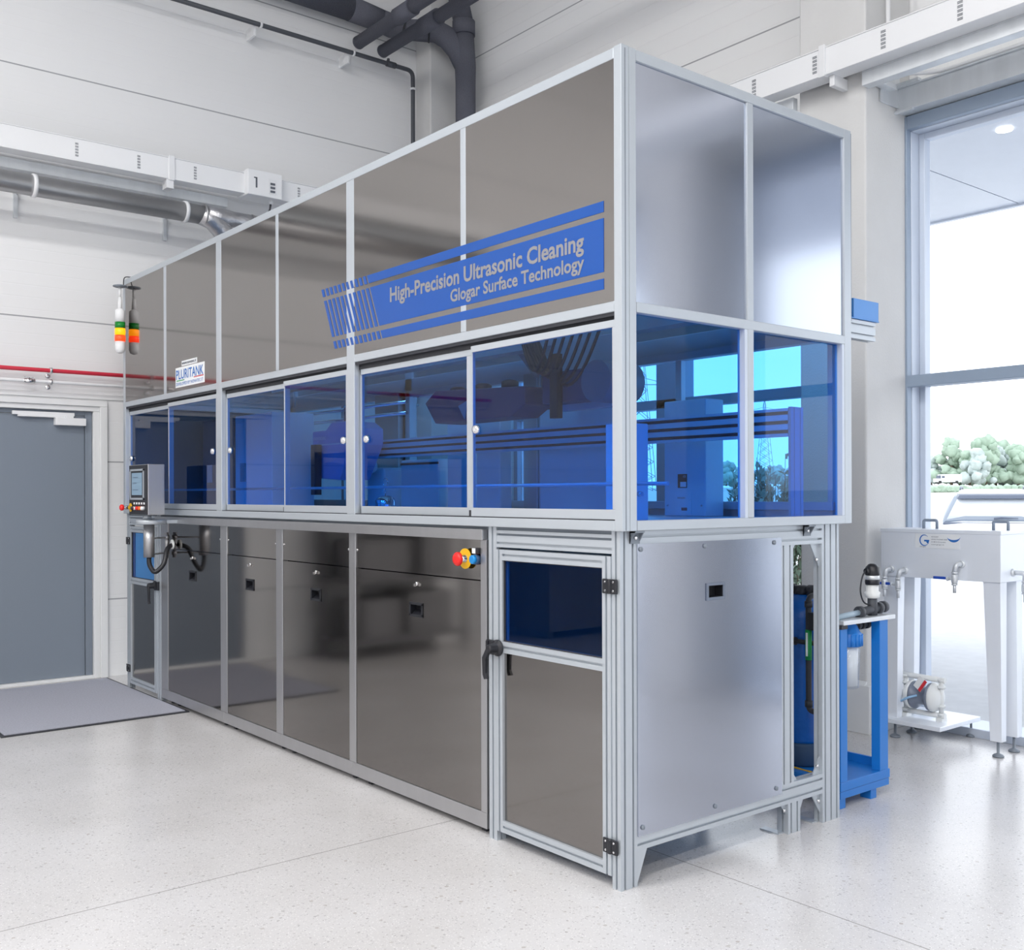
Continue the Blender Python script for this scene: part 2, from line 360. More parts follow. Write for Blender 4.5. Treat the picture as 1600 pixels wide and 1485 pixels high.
def window(name, x0, x1, ztop, mullions, trans=True):
    """aluminium framed storey-high window: outer frame, deep reveal, mullions, transom and panes"""
    root = bpy.data.objects.new(name, None); COL.objects.link(root); root['kind'] = 'structure'
    y0, y1 = 3.50, 3.68
    bm = B()
    box(bm, x0-.0, x0+.055, y0, y0+.05, 0, ztop); box(bm, x1-.055, x1, y0, y0+.05, 0, ztop)
    box(bm, x0+.055, x1-.055, y0, y0+.05, ztop-.085, ztop)
    obj('window_frame', bm, M_wframe, root, .004)
    bm = B()
    box(bm, x0+.02, x0+.06, y0+.05, y1+.04, 0, ztop-.0); box(bm, x1-.06, x1-.02, y0+.05, y1+.04, 0, ztop)
    box(bm, x0+.06, x1-.06, y0+.05, y1+.04, ztop-.09, ztop-.02); box(bm, x0+.06, x1-.06, y0-.05, y1+.04, .0, .055)
    box(bm, x0+.06, x0+.10, y1-.04, y1+.03, .055, ztop-.09); box(bm, x1-.10, x1-.06, y1-.04, y1+.03, .055, ztop-.09)
    box(bm, x0+.10, x1-.10, y1-.04, y1+.03, ztop-.13, ztop-.09)
    obj('window_reveal', bm, M_wreveal, root, .004)
    bm = B(); box(bm, x0+.05, x1-.05, 3.50, 3.56, 2.19, 2.265)
    box(bm, x0+.06, x1-.06, 3.56, y1+.03, 2.20, 2.255)
    obj('transom', bm, M_wframe, root, .004)
    xs = [x0+.10]+list(mullions)+[x1-.10]
    for mx in mullions: obj('mullion', box(B(), mx-.11, mx+.11, y0, y1+.03, .055, ztop-.085), M_wframe, root, .004)
    for i in range(len(xs)-1):
        a = xs[i]+(.11 if i else 0); b = xs[i+1]-(.11 if i < len(xs)-2 else 0)
        for z0, z1 in ((.055, 2.20), (2.255, ztop-.13)): obj('window_pane', box(B(), a-.004, b+.004, y1-.012, y1-.004, z0-.004, z1+.004), M_clear, root)
    return root
window('window_1', -.935, 2.21, 3.95, ())
window('window_2', -4.94, -1.43, 3.95, (-2.985,))
window('window_3', 2.96, 7.51, 3.95, (5.2,))
for n_, (y0, y1) in enumerate(((-10.49, -5.21), (-4.79, .49))):  # right-wall windows added out of view to light the left wall
    root = bpy.data.objects.new('window_%d' % (n_+4), None); COL.objects.link(root); root['kind'] = 'structure'
    bm = B(); box(bm, XR+.02, XR+.10, y0, y0+.08, .9, 4.3); box(bm, XR+.02, XR+.10, y1-.08, y1, .9, 4.3); box(bm, XR+.02, XR+.10, y0, y1, .9, .98); box(bm, XR+.02, XR+.10, y0, y1, 4.22, 4.3); box(bm, XR+.02, XR+.10, (y0+y1)/2-.04, (y0+y1)/2+.04, .98, 4.22)
    obj('window_frame', bm, M_wframe, root); obj('window_pane', box(B(), XR+.05, XR+.06, y0+.07, y1-.07, .97, 4.23), M_clear, root)

# door_1 in the left wall -------------------------------------------------
dr = bpy.data.objects.new('door_1', None); COL.objects.link(dr); dr['kind'] = 'structure'
bm = B()
box(bm, XW-.12, XW-.04, dy0, -.105, .025, 2.15)
obj('door_leaf', bm, M_door, dr, .003)
bm = B()
box(bm, XW-.14, XW-.032, -.101, -.0475, 0, 2.189); box(bm, XW-.14, XW-.032, dy0, -.1011, 2.155, 2.189)
obj('door_frame', bm, M_door, dr, .003)
bm = B()
for a, b, e in ((-.047, .002, .012), (.0022, .0602, .0302)):
    box(bm, XW-.03 if a < 0 else XW, XW+e, a, b, 0, 2.189 if a < 0 else 2.2298)
box(bm, XW-.03, XW+.0121, dy0-.2, .002, 2.1901, 2.2299); box(bm, XW, XW+.03, dy0-.3, .0603, 2.23, 2.275)
obj('door_casing', bm, M_trim, dr, .004)
obj('threshold', box(B(), XW-.2, XW+.01, dy0, -.047, 0, .024), M_trim, dr, .003)
bm = B(); box(bm, XW-.031, XW-.01, -.66, -.19, 2.143, 2.172)
box(bm, XW-.03, XW+.0, -.62, -.20, 2.128, 2.143); box(bm, XW-.02, XW+.01, -.265, -.25, 2.10, 2.14)
obj('closer_rail', bm, M_white, dr, .002, 'white sliding rail of the door closer')
obj('closer_body', box(B(), XW-.04, XW+.02, -.345, -.108, 2.068, 2.128), M_white, dr, .003, 'white box of the door closer')
# lintel trim strip above the door
struct('trim_1', box(B(), XW, XW+.015, -3, .9, 2.29, 2.33), M_trim, .003)

# galvanised lintel over window_1 ------------------------------------------
bm = B(); box(bm, -.93, 2.22, 3.40, YB, 3.955, 4.10)
box(bm, -.93, 2.22, 3.385, 3.41, 4.10, 4.112)
for x in (-.93, .0): box(bm, x, x+.16, 3.375, 3.40, 3.94, 3.958)
g = obj('steel_lintel', bm, M_galv, None, .003); tag(g, 'galvanised steel lintel over the tall window', 'lintel'); g['kind'] = 'structure'

# ================================================================== PIPES AND BUSBARS ON THE WALLS
def clamp_ring(bm, c, axis, r, w=.02):
    lathe(bm, [(r, -w/2), (r+.008, -w/2), (r+.008, w/2), (r, w/2)], c, axis, 20)
# large galvanised duct
t = thing('ventilation_duct', (-5.72, -3, 3.87), 'round grey metal duct on the left wall ending in a taped bend', 'duct')
yy = -3.0
obj('duct_pipe', tube(B(), [(-5.72, -4, 3.87), (-5.72, .76, 3.87)], .08, 28), M_duct, t)
bm = B(); tube(bm, [(-5.72, .74, 3.87), (-5.72, .84, 3.84), (-5.72, .93, 3.76), (-5.72, 1.10, 3.59), (-5.72, 1.60, 3.10)], .084, 24); obj('taped_bend', bm, M_tape, t, label='silver taped branch bend of the duct')
obj('taped_branch', tube(B(), [(-5.72, .78, 3.87), (-5.72, .95, 3.87), (-5.72, 1.02, 3.875), (-5.72, 1.36, 3.875)], [.085, .082, .068, .066], 24), M_tape, t, label='silver taped straight end of the duct')
bm = B()
for y, r_ in ((.765, .084), (1.20, .068), (1.35, .068)):
    bm = B(); clamp_ring(bm, (-5.72, y, 3.87), 'y', r_, .012); obj('duct_collar', bm, M_duct, t)
for y in (-.585, .60):
    bm = B(); clamp_ring(bm, (-5.72, y, 3.87), 'y', .081, .03); c = obj('pipe_clamp', bm, M_white, t)
    bm = B(); box(bm, XW+.002, XW+.03, y-.07, y-.04, 3.68, 3.99); cyl(bm, (XW, y-.055, 3.87), (-5.72-.08, y-.055+.05, 3.87), .008, 8); obj('clamp_bracket', bm, M_galv, c)
# busbars
def slots(bm, face, c, z0, z1):
    """printed marking strip of short bars; face 'x' = faces +X at x, 'y' = faces -Y at y"""
    n = 5; h = (z1-z0)/n
    for k in range(n):
        for q in range(3):
            za = z0+h*k+h*.12*q*2+.002; zb = za+h*.13
            if face[0] == 'x': box(bm, face[1]-.001, face[1]+.0012, c-.012, c+.012, za, zb)
            else: box(bm, c-.016, c+.016, face[1]-.0012, face[1]+.001, za, zb)
t = thing('power_busbar', (-5.7, -3, 4.13), 'white busbar trunking running along the left wall above the metal duct', 'busbar')
bm = B(); box(bm, -5.83, -5.70, -4, 3.0, 4.125, 4.29); box(bm, -5.84, -5.695, -4, 3.0, 4.115, 4.125); box(bm, -5.84, -5.695, -4, 3.0, 4.29, 4.298)
obj('trunking', bm, M_busbar, t, .003)
obj('support_rail', box(B(), -5.96, -5.88, -4, 1.05, 4.02, 4.10), M_galv, t, .003)
bm = B(); box(bm, -5.84, -5.688, .455, .505, 4.105, 4.308); box(bm, -5.80, -5.70, .44, .50, 4.04, 4.115); obj('joint_clamp', bm, M_white, t, .003)
for y in (-.273, .211, .683, 1.644):
    bm = B(); slots(bm, ('x', -5.70), y, 4.15, 4.265); obj('marking_strip', bm, M_slot, t)
t2 = thing('tap_off_box', (-5.66, 1.28, 4.1), 'white tap-off box with fuses clipped onto the left wall busbar', 'fuse box')
obj('housing', box(B(), -5.84, -5.62, 1.12, 1.44, 4.095, 4.315), M_busbar, t2, .006)
bm = B(); box(bm, -5.6205, -5.618, 1.315, 1.385, 4.125, 4.255); obj('fuse_window', bm, M_white, t2, label='grey framed fuse window')
bm = B()
for k in range(3): box(bm, -5.619, -5.612, 1.327, 1.37, 4.14+.033*k, 4.158+.033*k)
obj('fuse_switches', bm, M_slot, t2)
bm = B(); box(bm, -5.6205, -5.618, 1.19, 1.205, 4.16, 4.25); box(bm, -5.6205, -5.618, 1.175, 1.205, 4.24, 4.25); obj('handle_slot', bm, M_slot, t2)
bm = B(); cyl(bm, (-5.70, 1.37, 4.10), (-5.70, 1.37, 4.06), .018, 12); obj('cable_gland', bm, M_white, t2)
obj('cable', tube(B(), bend([(-5.70, 1.37, 4.07), (-5.70, 1.36, 4.0), (-5.72, 1.28, 3.9), (-5.6, 1.2, 3.6), (-5.3, 1.1, 3.3)], .1), .009, 8), M_dark, t2)
# busbar on the window wall
t = thing('power_busbar', (0, 2.87, 4.13), 'white busbar trunking crossing the column above the window', 'busbar')
bm = B(); box(bm, -5.6, 4, 2.87, 2.99, 4.135, 4.29); box(bm, -5.6, 4, 2.862, 2.995, 4.118, 4.135); box(bm, -5.6, 4, 2.865, 2.995, 4.29, 4.298)
obj('trunking', bm, M_busbar, t, .003)
bm = B(); box(bm, -5.6, -1.395, 2.995, 3.045, 4.03, 4.11); box(bm, -.89, 4, 3.0, 3.08, 4.03, 4.11); box(bm, -.89, 4, 3.0, 3.012, 4.11, 4.13)
obj('support_rail', bm, M_galv, t, .003)
bm = B(); box(bm, -1.105, -1.06, 2.855, 3.0, 4.11, 4.31); box(bm, -1.055, -1.02, 2.90, 3.05, 4.05, 4.12); obj('joint_clamp', bm, M_white, t, .003)
for x in (-1.614, -1.141, -.664, -.189):
    bm = B(); slots(bm, ('y', 2.87), x, 4.15, 4.268); obj('marking_strip', bm, M_slot, t)
# white conduit and bracket beside the window head
t = thing('conduit_pipe', (-.86, 3.3, 4.1), 'white conduit bending down beside the column to the window lintel', 'conduit')
obj('conduit', tube(B(), bend([(-.86, 3.25, 6.5), (-.86, 3.25, 4.16), (-.62, 3.42, 4.135), (2.2, 3.425, 4.135)], .1), .014, 10), M_white, t)
bm = B(); box(bm, -.885, -.83, 3.15, 3.3, 4.06, 4.09); box(bm, -.893, -.88, 3.2, 3.42, 3.98, 4.22); box(bm, -.89, -.72, 3.36, 3.40, 4.105, 4.125); obj('bracket', bm, M_galv, t, .002)
# red and white service pipes over the door
t = thing('service_pipe', (-5.96, -3, 2.49), 'thin red pipe running level above the grey door', 'pipe')
obj('pipe_run', tube(B(), [(-5.96, -4, 2.492), (-5.96, 3.1, 2.492)], .0165, 14), M_red, t)
def smallclamp(y, z, r, parent):
    bm = B(); clamp_ring(bm, (-5.96, y, z), 'y', r, .018); cyl(bm, (XW+.0, y, z), (-5.96-r, y, z), .005, 8)
    lathe(bm, [(.02, 0), (.018, .006), (.006, .008)], (XW, y, z-.035), 'x', 14); obj('pipe_clip', bm, M_chrome, parent)
smallclamp(-.40, 2.492, .018, t)
t = thing('service_pipe', (-5.96, -3, 2.40), 'thin white pipe just below the red pipe above the door', 'pipe')
obj('pipe_run', tube(B(), [(-5.96, -4, 2.402), (-5.96, 3.1, 2.402)], .0135, 14), M_white, t)
smallclamp(-.40, 2.402, .015, t)
bm = B(); cyl(bm, (-5.96, -.60, 2.402), (-5.96, -.52, 2.402), .019, 12); cyl(bm, (-5.96, -.56, 2.402), (-5.96, -.56, 2.43), .006, 8); box(bm, -5.97, -5.95, -.60, -.53, 2.425, 2.431); obj('stop_valve', bm, M_chrome, t)
# thin dark pipe high on the wall
t = thing('drain_pipe', (-5.87, -2, 5.70), 'thin dark grey pipe high on the left wall turning down beside the corner column', 'pipe')
obj('pipe_run', tube(B(), bend([(-5.87, -1.5, 5.70), (-5.87, 2.985, 5.70), (-5.87, 2.985, 1.0)], .07, 6), .021, 14), M_pvc, t)
for y in (1.36, 2.31):
    bm = B(); clamp_ring(bm, (-5.87, y, 5.70), 'y', .022, .018); box(bm, XW, -5.89, y-.055, y-.035, 5.60, 5.70); obj('pipe_clip', bm, M_white, t)
bm = B(); clamp_ring(bm, (-5.87, 2.985, 5.52), 'z', .022, .018); obj('pipe_clip', bm, M_white, t)
bm = B(); cyl(bm, (-5.87, 2.68, 5.70), (-5.87, 2.78, 5.70), .029, 12); box(bm, -5.88, -5.86, 2.69, 2.71, 5.725, 5.75); obj('pipe_coupling', bm, M_pvc, t)
# two insulated pipes from the left wall toward the viewer
for y, z, lab in ((2.33, 5.785, 'dark insulated pipe leaving the wall high up, left one of the slanting pair'), (2.60, 5.775, 'dark insulated pipe leaving the wall high up, right one of the slanting pair')):
    t = thing('insulated_pipe', (-5.81, y, z), lab, 'pipe', 'pair of insulated pipes leaving the wall')
    obj('pipe_insulation', tube(B(), [(-5.80, y, z), (3, y, z)], .060, 18), M_insul, t)
    obj('collar', tube(B(), [(-5.13, y, z), (-4.88, y, z)], .076, 18), M_insul, t)
    obj('end_flange', tube(B(), [(-5.815, y, z), (-5.80, y, z)], .062, 18), M_insul, t)
# big insulated duct with bend and riser
t = thing('insulated_duct', (-5.5, 3.36, 3.2), 'thick dark foam-covered duct bending down behind the machine', 'duct')
obj('duct_run', tube(B(), [(-5.88, -1, 6.13), (-5.88, 2.30, 6.12)], .112, 22), M_insul, t)
obj('duct_joint', tube(B(), [(-5.88, 2.28, 6.12), (-5.88, 2.62, 6.10)], [.116, .106], 22), M_insul, t)
obj('duct_bend', tube(B(), [(-5.88, 2.60, 6.10), (-5.87, 2.74, 6.08), (-5.80, 2.90, 6.06), (-5.72, 3.02, 6.06), (-5.66, 3.12, 6.06), (-5.60, 3.22, 6.0), (-5.55, 3.30, 5.88), (-5.50, 3.35, 5.70)], [.106, .112, .098, .104, .108, .110, .104, .090], 20), M_insul, t)
for a_, b_ in (((-5.83, 2.84, 6.07), (-5.82, 2.86, 6.065)), ((-5.70, 3.05, 6.06), (-5.69, 3.065, 6.06))): obj('tape_band', tube(B(), [a_, b_], .112, 20), M_dark, t)
obj('duct_riser', tube(B(), [(-5.50, 3.36, 2.6), (-5.50, 3.36, 5.55), (-5.495, 3.355, 5.72), (-5.50, 3.34, 6.06)], [.099, .099, .104, .098], 22), M_insul, t)
obj('riser_collar', tube(B(), [(-5.50, 3.34, 6.02), (-5.50, 3.34, 6.16)], .112, 22), M_insul, t)
obj('duct_top', tube(B(), [(-5.50, 3.34, 6.14), (-5.50, 3.26, 6.42), (-5.50, 3.12, 6.9)], .098, 22), M_insul, t)
# ceiling lamps (fixtures that hold the hall lights)
for i, (x, y) in enumerate(LAMPS):
    t = thing('ceiling_lamp', (x, y, 7.4), 'long hall ceiling lamp, ' + ('nearest the left wall in the row beside the machine', 'middle one of the row beside the machine', 'nearest the left wall in the far row behind the viewer', 'middle one of the far row behind the viewer', 'nearest the right wall in the row beside the machine', 'nearest the right wall in the far row')[i], 'lamp', 'hall ceiling lamps')
    bm = B(); box(bm, x-.28, x+.28, y-2.3, y+2.3, 7.34, 7.42)
    for yy in (-1.8, 1.8): cyl(bm, (x, y+yy, 7.42), (x, y+yy, ZC), .01, 8)
    obj('lamp_housing', bm, M_white, t)
    obj('lamp_diffuser', box(B(), x-.26, x+.26, y-2.28, y+2.28, 7.325, 7.342), M_lamp, t)
# ================================================================== THE CLEANING MACHINE
mc = thing('cleaning_machine', (0, 0, 0), 'long stainless steel and blue glass cleaning machine filling the middle of the hall', 'machine')
XL, YR = -5.462, 1.50          # left end, back side
def P(name, bm, mat, bevel=0, label=None, parent=None): return obj(name, bm, mat, parent or mc, bevel, label)
# --- upper housing frame (smooth profiles)
def bar(name, x0, x1, y0, y1, z0, z1, mat=None): return P(name, box(B(), x0, x1, y0, y1, z0, z1), mat or M_alu, .003)
bm = B(); prof(bm, 'z', 1.36, 3.182, -.04, 0, 0, .04, 0, 0); prof(bm, 'z', 1.36, 3.180, -.04, -.0, .042, .078, 0, 0); box(bm, -.03, -.006, .0395, .0425, 1.36, 3.17)
# groove shade of the corner post, put on as a dark strip
P('corner_post', bm, M_alu, .002)
P('post_groove_shade', box(B(), -.002, .0006, .0175, .0225, 1.362, 3.17), M_alud)
bar('end_post', -.04, 0, YR-.055, YR, 1.36, 3.18); P('post_groove_shade', box(B(), -.01, -.004, YR, YR+.008, 2.3, 3.17), M_alud)
bar('end_post', XL, XL+.05, 0, .05, 1.36, 3.18)
bar('end_post', XL, XL+.05, YR-.05, YR, 1.36, 3.18)
bar('top_rail', XL+.05, -.04, 0, .04, 3.137, 3.179); bar('top_rail', -.04, 0, .08, YR-.055, 3.137, 3.179)
bar('top_rail', XL+.05, -.04, YR-.04, YR, 3.137, 3.179); bar('top_rail', XL, XL+.04, .05, YR-.05, 3.137, 3.179)
[bar('middle_rail', a_, b_, -.0003, .04, 2.186, 2.226) for a_, b_ in ((XL+.05, -3.692), (-3.610, -2.024), (-1.945, -.04))]; bar('middle_rail', -.04, .001, .08, YR-.055, 2.186, 2.226)
bar('middle_rail', XL+.05, -.04, YR-.04, YR, 2.25, 2.35); bar('middle_rail', XL, XL+.04, .05, YR-.05, 2.186, 2.226)
bar('sill_rail', XL, -.04, -.0012, .045, 1.36, 1.399); bar('sill_rail', -.045, .001, .08, YR-.055, 1.36, 1.399)
bar('sill_rail', XL, -.04, YR-.045, YR, 1.36, 1.42); bar('sill_rail', XL, XL+.04, .05, YR-.05, 1.36, 1.399)
for x0, x1 in ((-1.015, -.974), (-2.841, -2.802), (-4.610, -4.558)):
    bar('upper_divider', x0, x1, .0, .04, 2.226, 3.137)
for x0, x1 in ((-2.024, -1.945), (-3.692, -3.610)):
    bar('main_post', x0, x1, -.0004, .04, 1.399, 3.137)
bar('upper_divider', -.04, .0, .742, .782, 1.399, 3.137)
for x0, x1 in ((-2.03, -1.95), (-3.70, -3.61)): bar('back_post', x0, x1, YR-.04, YR, 1.42, 3.137)
# --- stainless upper panels
ux = [(-.974, -.04), (-1.945, -1.015), (-2.802, -2.024), (-3.610, -2.841), (-4.558, -3.692), (XL+.05, -4.610)]
for a, b in ux:
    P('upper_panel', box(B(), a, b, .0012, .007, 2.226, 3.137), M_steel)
for a, b in ((.078, .742), (.782, YR-.055)):
    P('side_upper_panel', box(B(), -.016, -.010, a, b, 2.226, 3.137), M_sidesteel)
for a, b in ((-1.95, -.04), (-3.61, -2.03), (XL+.05, -3.70)): P('back_panel', box(B(), a, b, YR-.02, YR-.014, 2.35, 3.137), M_brush)
P('end_panel', box(B(), XL+.012, XL+.018, .05, YR-.05, 2.226, 3.137), M_brush)
# --- side glazing (right end)
for a, b in ((.078, .742), (.782, YR-.055)):
    P('side_pane', box(B(), -.034, -.028, a, b, 1.399, 2.186), M_blue, label='blue tinted side pane')
P('pane_bead', box(B(), -.040, -.002, .724, .742, 1.399, 2.186), M_wreveal); P('pane_bead', box(B(), -.040, -.002, YR-.073, YR-.055, 1.399, 2.186), M_wreveal)
P('end_panel', box(B(), XL+.02, XL+.026, .05, YR-.05, 1.399, 2.186), pbr('shaded_steel', (.10, .115, .13, 1), .4, .6, noise=.05))  # darkened steel carries the dim look of the leftmost panes
# back panes and back sliding frames
for a, b in ((-1.95, -.045), (-3.61, -2.03), (XL+.05, -3.70)):
    m = (a+b)/2
    P('back_window_frame', (lambda bm: (box(bm, a, a+.045, YR-.09, YR-.06, 1.42, 2.25), box(bm, b-.045, b, YR-.06, YR-.03, 1.42, 2.25), box(bm, m-.02, m+.02, YR-.075, YR-.04, 1.42, 2.25), box(bm, a, b, YR-.09, YR-.03, 2.21, 2.25), box(bm, a, b, YR-.09, YR-.03, 1.42, 1.46), bm)[-1])(B()), M_alu, .002)
# --- front sliding windows
def sash(x0, x1, y, stile, lockx):
    zt, zb = 2.157, 1.403
    if y > .02: zt = 2.150
    bm = B(); box(bm, x0, x1, y, y+.022, zt-.028, zt); box(bm, x0, x1, y, y+.022, zb, zb+.038)
    if stile == 'R': box(bm, x1-.036, x1, y, y+.022, zb+.038, zt-.028); box(bm, x0, x0+.006, y, y+.022, zb, zt)
    else: box(bm, x1-.014, x1, y, y+.022, zb+.038, zt-.028); box(bm, x0, x0+.006, y+.004, y+.022, zb, zt)
    s = P('sliding_window', bm, M_alu, .0015)
    obj('window_pane', box(B(), x0+.006, x1-.012, y+.008, y+.013, zb+.034, zt-.026), M_blue, mc).parent = s
    bm = B(); lathe(bm, [(.021, 0), (.021, -.006), (.017, -.018), (.010, -.020)], (lockx, y+.006, 1.786), 'y', 20); box(bm, lockx-.003, lockx+.003, y-.016, y-.0145, 1.774, 1.798)
    obj('window_lock', bm, M_chrome, s, label='round chrome window lock')
sash(-.945, -.042, .004, 'L', -.905); sash(-1.935, -.975, .030, 'R', -1.873)
sash(-2.752, -2.026, .004, 'L', -2.062); sash(-3.604, -2.762, .030, 'R', -3.545)
sash(-4.545, -3.694, .004, 'L', -3.755); sash(XL+.052, -4.555, .030, 'R', -5.365)
for a, b in ((-1.945, -.04), (-3.61, -2.024), (XL+.05, -3.692)):
    bm = B(); box(bm, a, b, .028, .058, 2.150, 2.186); box(bm, a, b, .006, .010, 2.172, 2.186); box(bm, a, b, .045, .060, 1.399, 1.405); box(bm, a, b, .0035, .030, 1.3985, 1.4035)
    P('window_track', bm, M_dark)
for x in (-.957, -2.757): P('track_stop', box(B(), x-.009, x+.009, .008, .03, 1.404, 1.43), M_dark)
# --- deck under the working space
P('work_deck', box(B(), XL+.04, -.045, .06, YR-.045, 1.365, 1.385), M_white)  # stainless deck coloured white to bounce light inside the housing
P('deck_rod', tube(B(), [(XL+.05, .30, 1.541), (-.045, .30, 1.541)], .008, 8), M_alu)
for z_ in (1.776, 1.8175, 1.859): P('beam_slot_shade', box(B(), XL+.06, -.064, 1.0985, 1.1005, z_-.007, z_+.007), M_dark)  # dark strips put the groove shade onto the beam front
# --- stainless apron below the windows
P('sill_filler', box(B(), XL+.02, -.082, .034, .05, 1.30, 1.361), M_alud)
P('apron_strip', box(B(), -4.80, -.862, .0, .03, 1.300, 1.347), M_brush, .002)
# --- lower cabinets
bm = B(); box(bm, -5.40, -.87, .34, .36, .02, 1.30); P('cabinet_dark_sheet', bm, M_dark)  # dark sheet stands for the unlit interior behind doors and left pane
for a, b in ((-.904, -.862), (-2.047, -1.981), (-2.894, -2.812), (-3.690, -3.590), (-4.735, -4.605)):
    P('cabinet_post', box(B(), a, b, .024, .06, .10, 1.30), M_brush, .002)
for a, b in ((-2.014, -.862), (-2.853, -2.015), (-3.640, -2.854), (-4.735, -3.641)):
    P('base_rail', box(B(), a, b, .0235, .08, .030, .100), M_brush, .002)
for x in (-4.62, -4.5, -3.7, -3.55, -2.88, -2.75, -2.06, -1.9, -.93): P('cabinet_foot', box(B(), x-.015, x+.015, .06, .10, 0, .032), M_dark)
doors = [(-4.605, -3.690, -4.156, -4.155), (-3.590, -2.894, -3.254, -3.248), (-2.812, -2.047, -2.412, -2.411), (-1.981, -.904, -1.418, -1.412)]
for a, b, hx, lx in doors:
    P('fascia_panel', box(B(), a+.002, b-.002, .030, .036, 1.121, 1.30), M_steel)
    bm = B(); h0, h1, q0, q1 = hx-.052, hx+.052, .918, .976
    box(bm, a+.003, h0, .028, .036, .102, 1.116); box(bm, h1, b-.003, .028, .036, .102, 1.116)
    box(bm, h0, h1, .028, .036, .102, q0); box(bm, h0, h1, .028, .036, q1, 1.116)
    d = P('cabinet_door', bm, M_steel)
    bm = B(); box(bm, h0-.006, h1+.006, .024, .029, q0-.006, q0+.006); box(bm, h0-.006, h1+.006, .024, .029, q1-.006, q1+.006)
    box(bm, h0-.006, h0+.006, .024, .029, q0, q1); box(bm, h1-.006, h1+.006, .024, .029, q0, q1)
    box(bm, h0, h1, .062, .068, q0, q1); box(bm, h0, h1, .03, .064, q0, q0+.003); box(bm, h0, h0+.003, .03, .064, q0, q1); box(bm, h1-.003, h1, .03, .064, q0, q1)
    prism(bm, [(.031, q0+.004), (.060, q0+.004), (.060, q0+.026)], 'x', h0+.004, h1-.004)
    obj('recessed_handle', bm, M_black, d, label='black recessed handle')
    bm = B(); lathe(bm, [(.010, 0), (.010, -.006), (.006, -.007)], (lx, .028, 1.072), 'y', 16); box(bm, lx-.004, lx+.004, .008, .022, 1.060, 1.074)
    obj('key_lock', bm, M_chrome, d, label='small chrome lock with key')
for x in (-4.62, -3.70, -3.575, -2.905, -2.80, -2.057, -1.97, -.915):
    P('panel_screw', lathe(B(), [(.007, 0), (.006, -.004), (.003, -.005)], (x, .030, 1.212), 'y', 10), M_chrome)
# emergency stop and reset button on the right fascia
t = P('emergency_stop', lathe(B(), [(.020, -.001), (.020, -.022), (.014, -.03), (.014, -.045)], (-1.004, .030, 1.212), 'y', 20), M_chrome)
obj('warning_plate', lathe(B(), [(.046, -.014), (.046, -.018)], (-1.004, .030, 1.212), 'y', 28), M_yel, t, label='round yellow plate')
obj('stop_button', lathe(B(), [(.016, -.042), (.024, -.046), (.031, -.052), (.031, -.062), (.024, -.070), (.012, -.073)], (-1.004, .030, 1.212), 'y', 24), M_redb, t, label='red mushroom button')
t = P('reset_button', lathe(B(), [(.023, -.001), (.023, -.020), (.018, -.024)], (-.928, .030, 1.212), 'y', 20), M_navy)
obj('button_cap', lathe(B(), [(.020, -.022), (.020, -.036), (.016, -.039)], (-.928, .030, 1.212), 'y', 20), M_blueb, t, label='light blue push button')
bm = B(); box(bm, -.950, -.905, .012, .028, 1.237, 1.262); o = obj('button_label_holder', bm, M_black, t); obj('button_label', box(B(), -.949, -.925, .0105, .0125, 1.238, 1.261), M_label, t)

# --- profile framing of the lower part
def pf(name, *a, **k): return P(name, prof(B(), *a, **k), M_alu)
YF0 = .022
pf('lower_corner_post', 'z', 0, 1.36, -.080, -.035, YF0, YF0+.09, 1, 2)
pf('lower_post', 'z', 0, 1.36, -.842, -.788, YF0, YF0+.05, 1, 1)
pf('door_lintel', 'x', -.788, -.080, YF0+.002, YF0+.045, 1.272, 1.345, 1, 2)
pf('lower_post', 'z', 0, 1.36, -5.449, -5.400, YF0, YF0+.045, 1, 1)
pf('lower_post', 'z', 0, 1.36, -4.805, -4.735, YF0, YF0+.045, 1, 1)
pf('door_lintel', 'x', -5.400, -4.805, YF0+.002, YF0+.045, 1.272, 1.345, 1, 2)
pf('lower_side_rail', 'y', YF0+.09, 1.313, -.080, -.035, 1.272, 1.358, 1, 2)
pf('lower_side_rail', 'y', YF0+.09, 1.313, -.080, -.035, .135, .225, 1, 2)
pf('lower_side_post', 'z', .225, 1.272, -.080, -.036, 1.006, 1.100, 1, 2)
pf('lower_end_post', 'z', 0, 1.36, -.080, -.035, 1.313, 1.447, 1, 3)
pf('stub_post', 'z', 0, .135, -.095, -.036, 1.058, 1.146, 1, 2)
for x in (-5.449, -3.6, -1.95, -.86): pf('lower_back_post', 'z', 0, 1.36, x, x+.045, 1.40, 1.445, 1, 1)
pf('lower_back_rail', 'x', -5.449, -.08, 1.40, 1.445, 1.30, 1.355, 1, 1)
pf('lower_back_rail', 'x', -5.449, -.86, 1.40, 1.445, .135, .18, 1, 1)
P('added_back_sheet', box(B(), -.862, -.09, .99, 1.0, .14, 1.30), M_conc)  # added sheet, blocks the window light behind the door pane
P('inner_cabinet_wall', box(B(), -.870, -.862, .07, 1.0, .05, 1.30), M_brush)
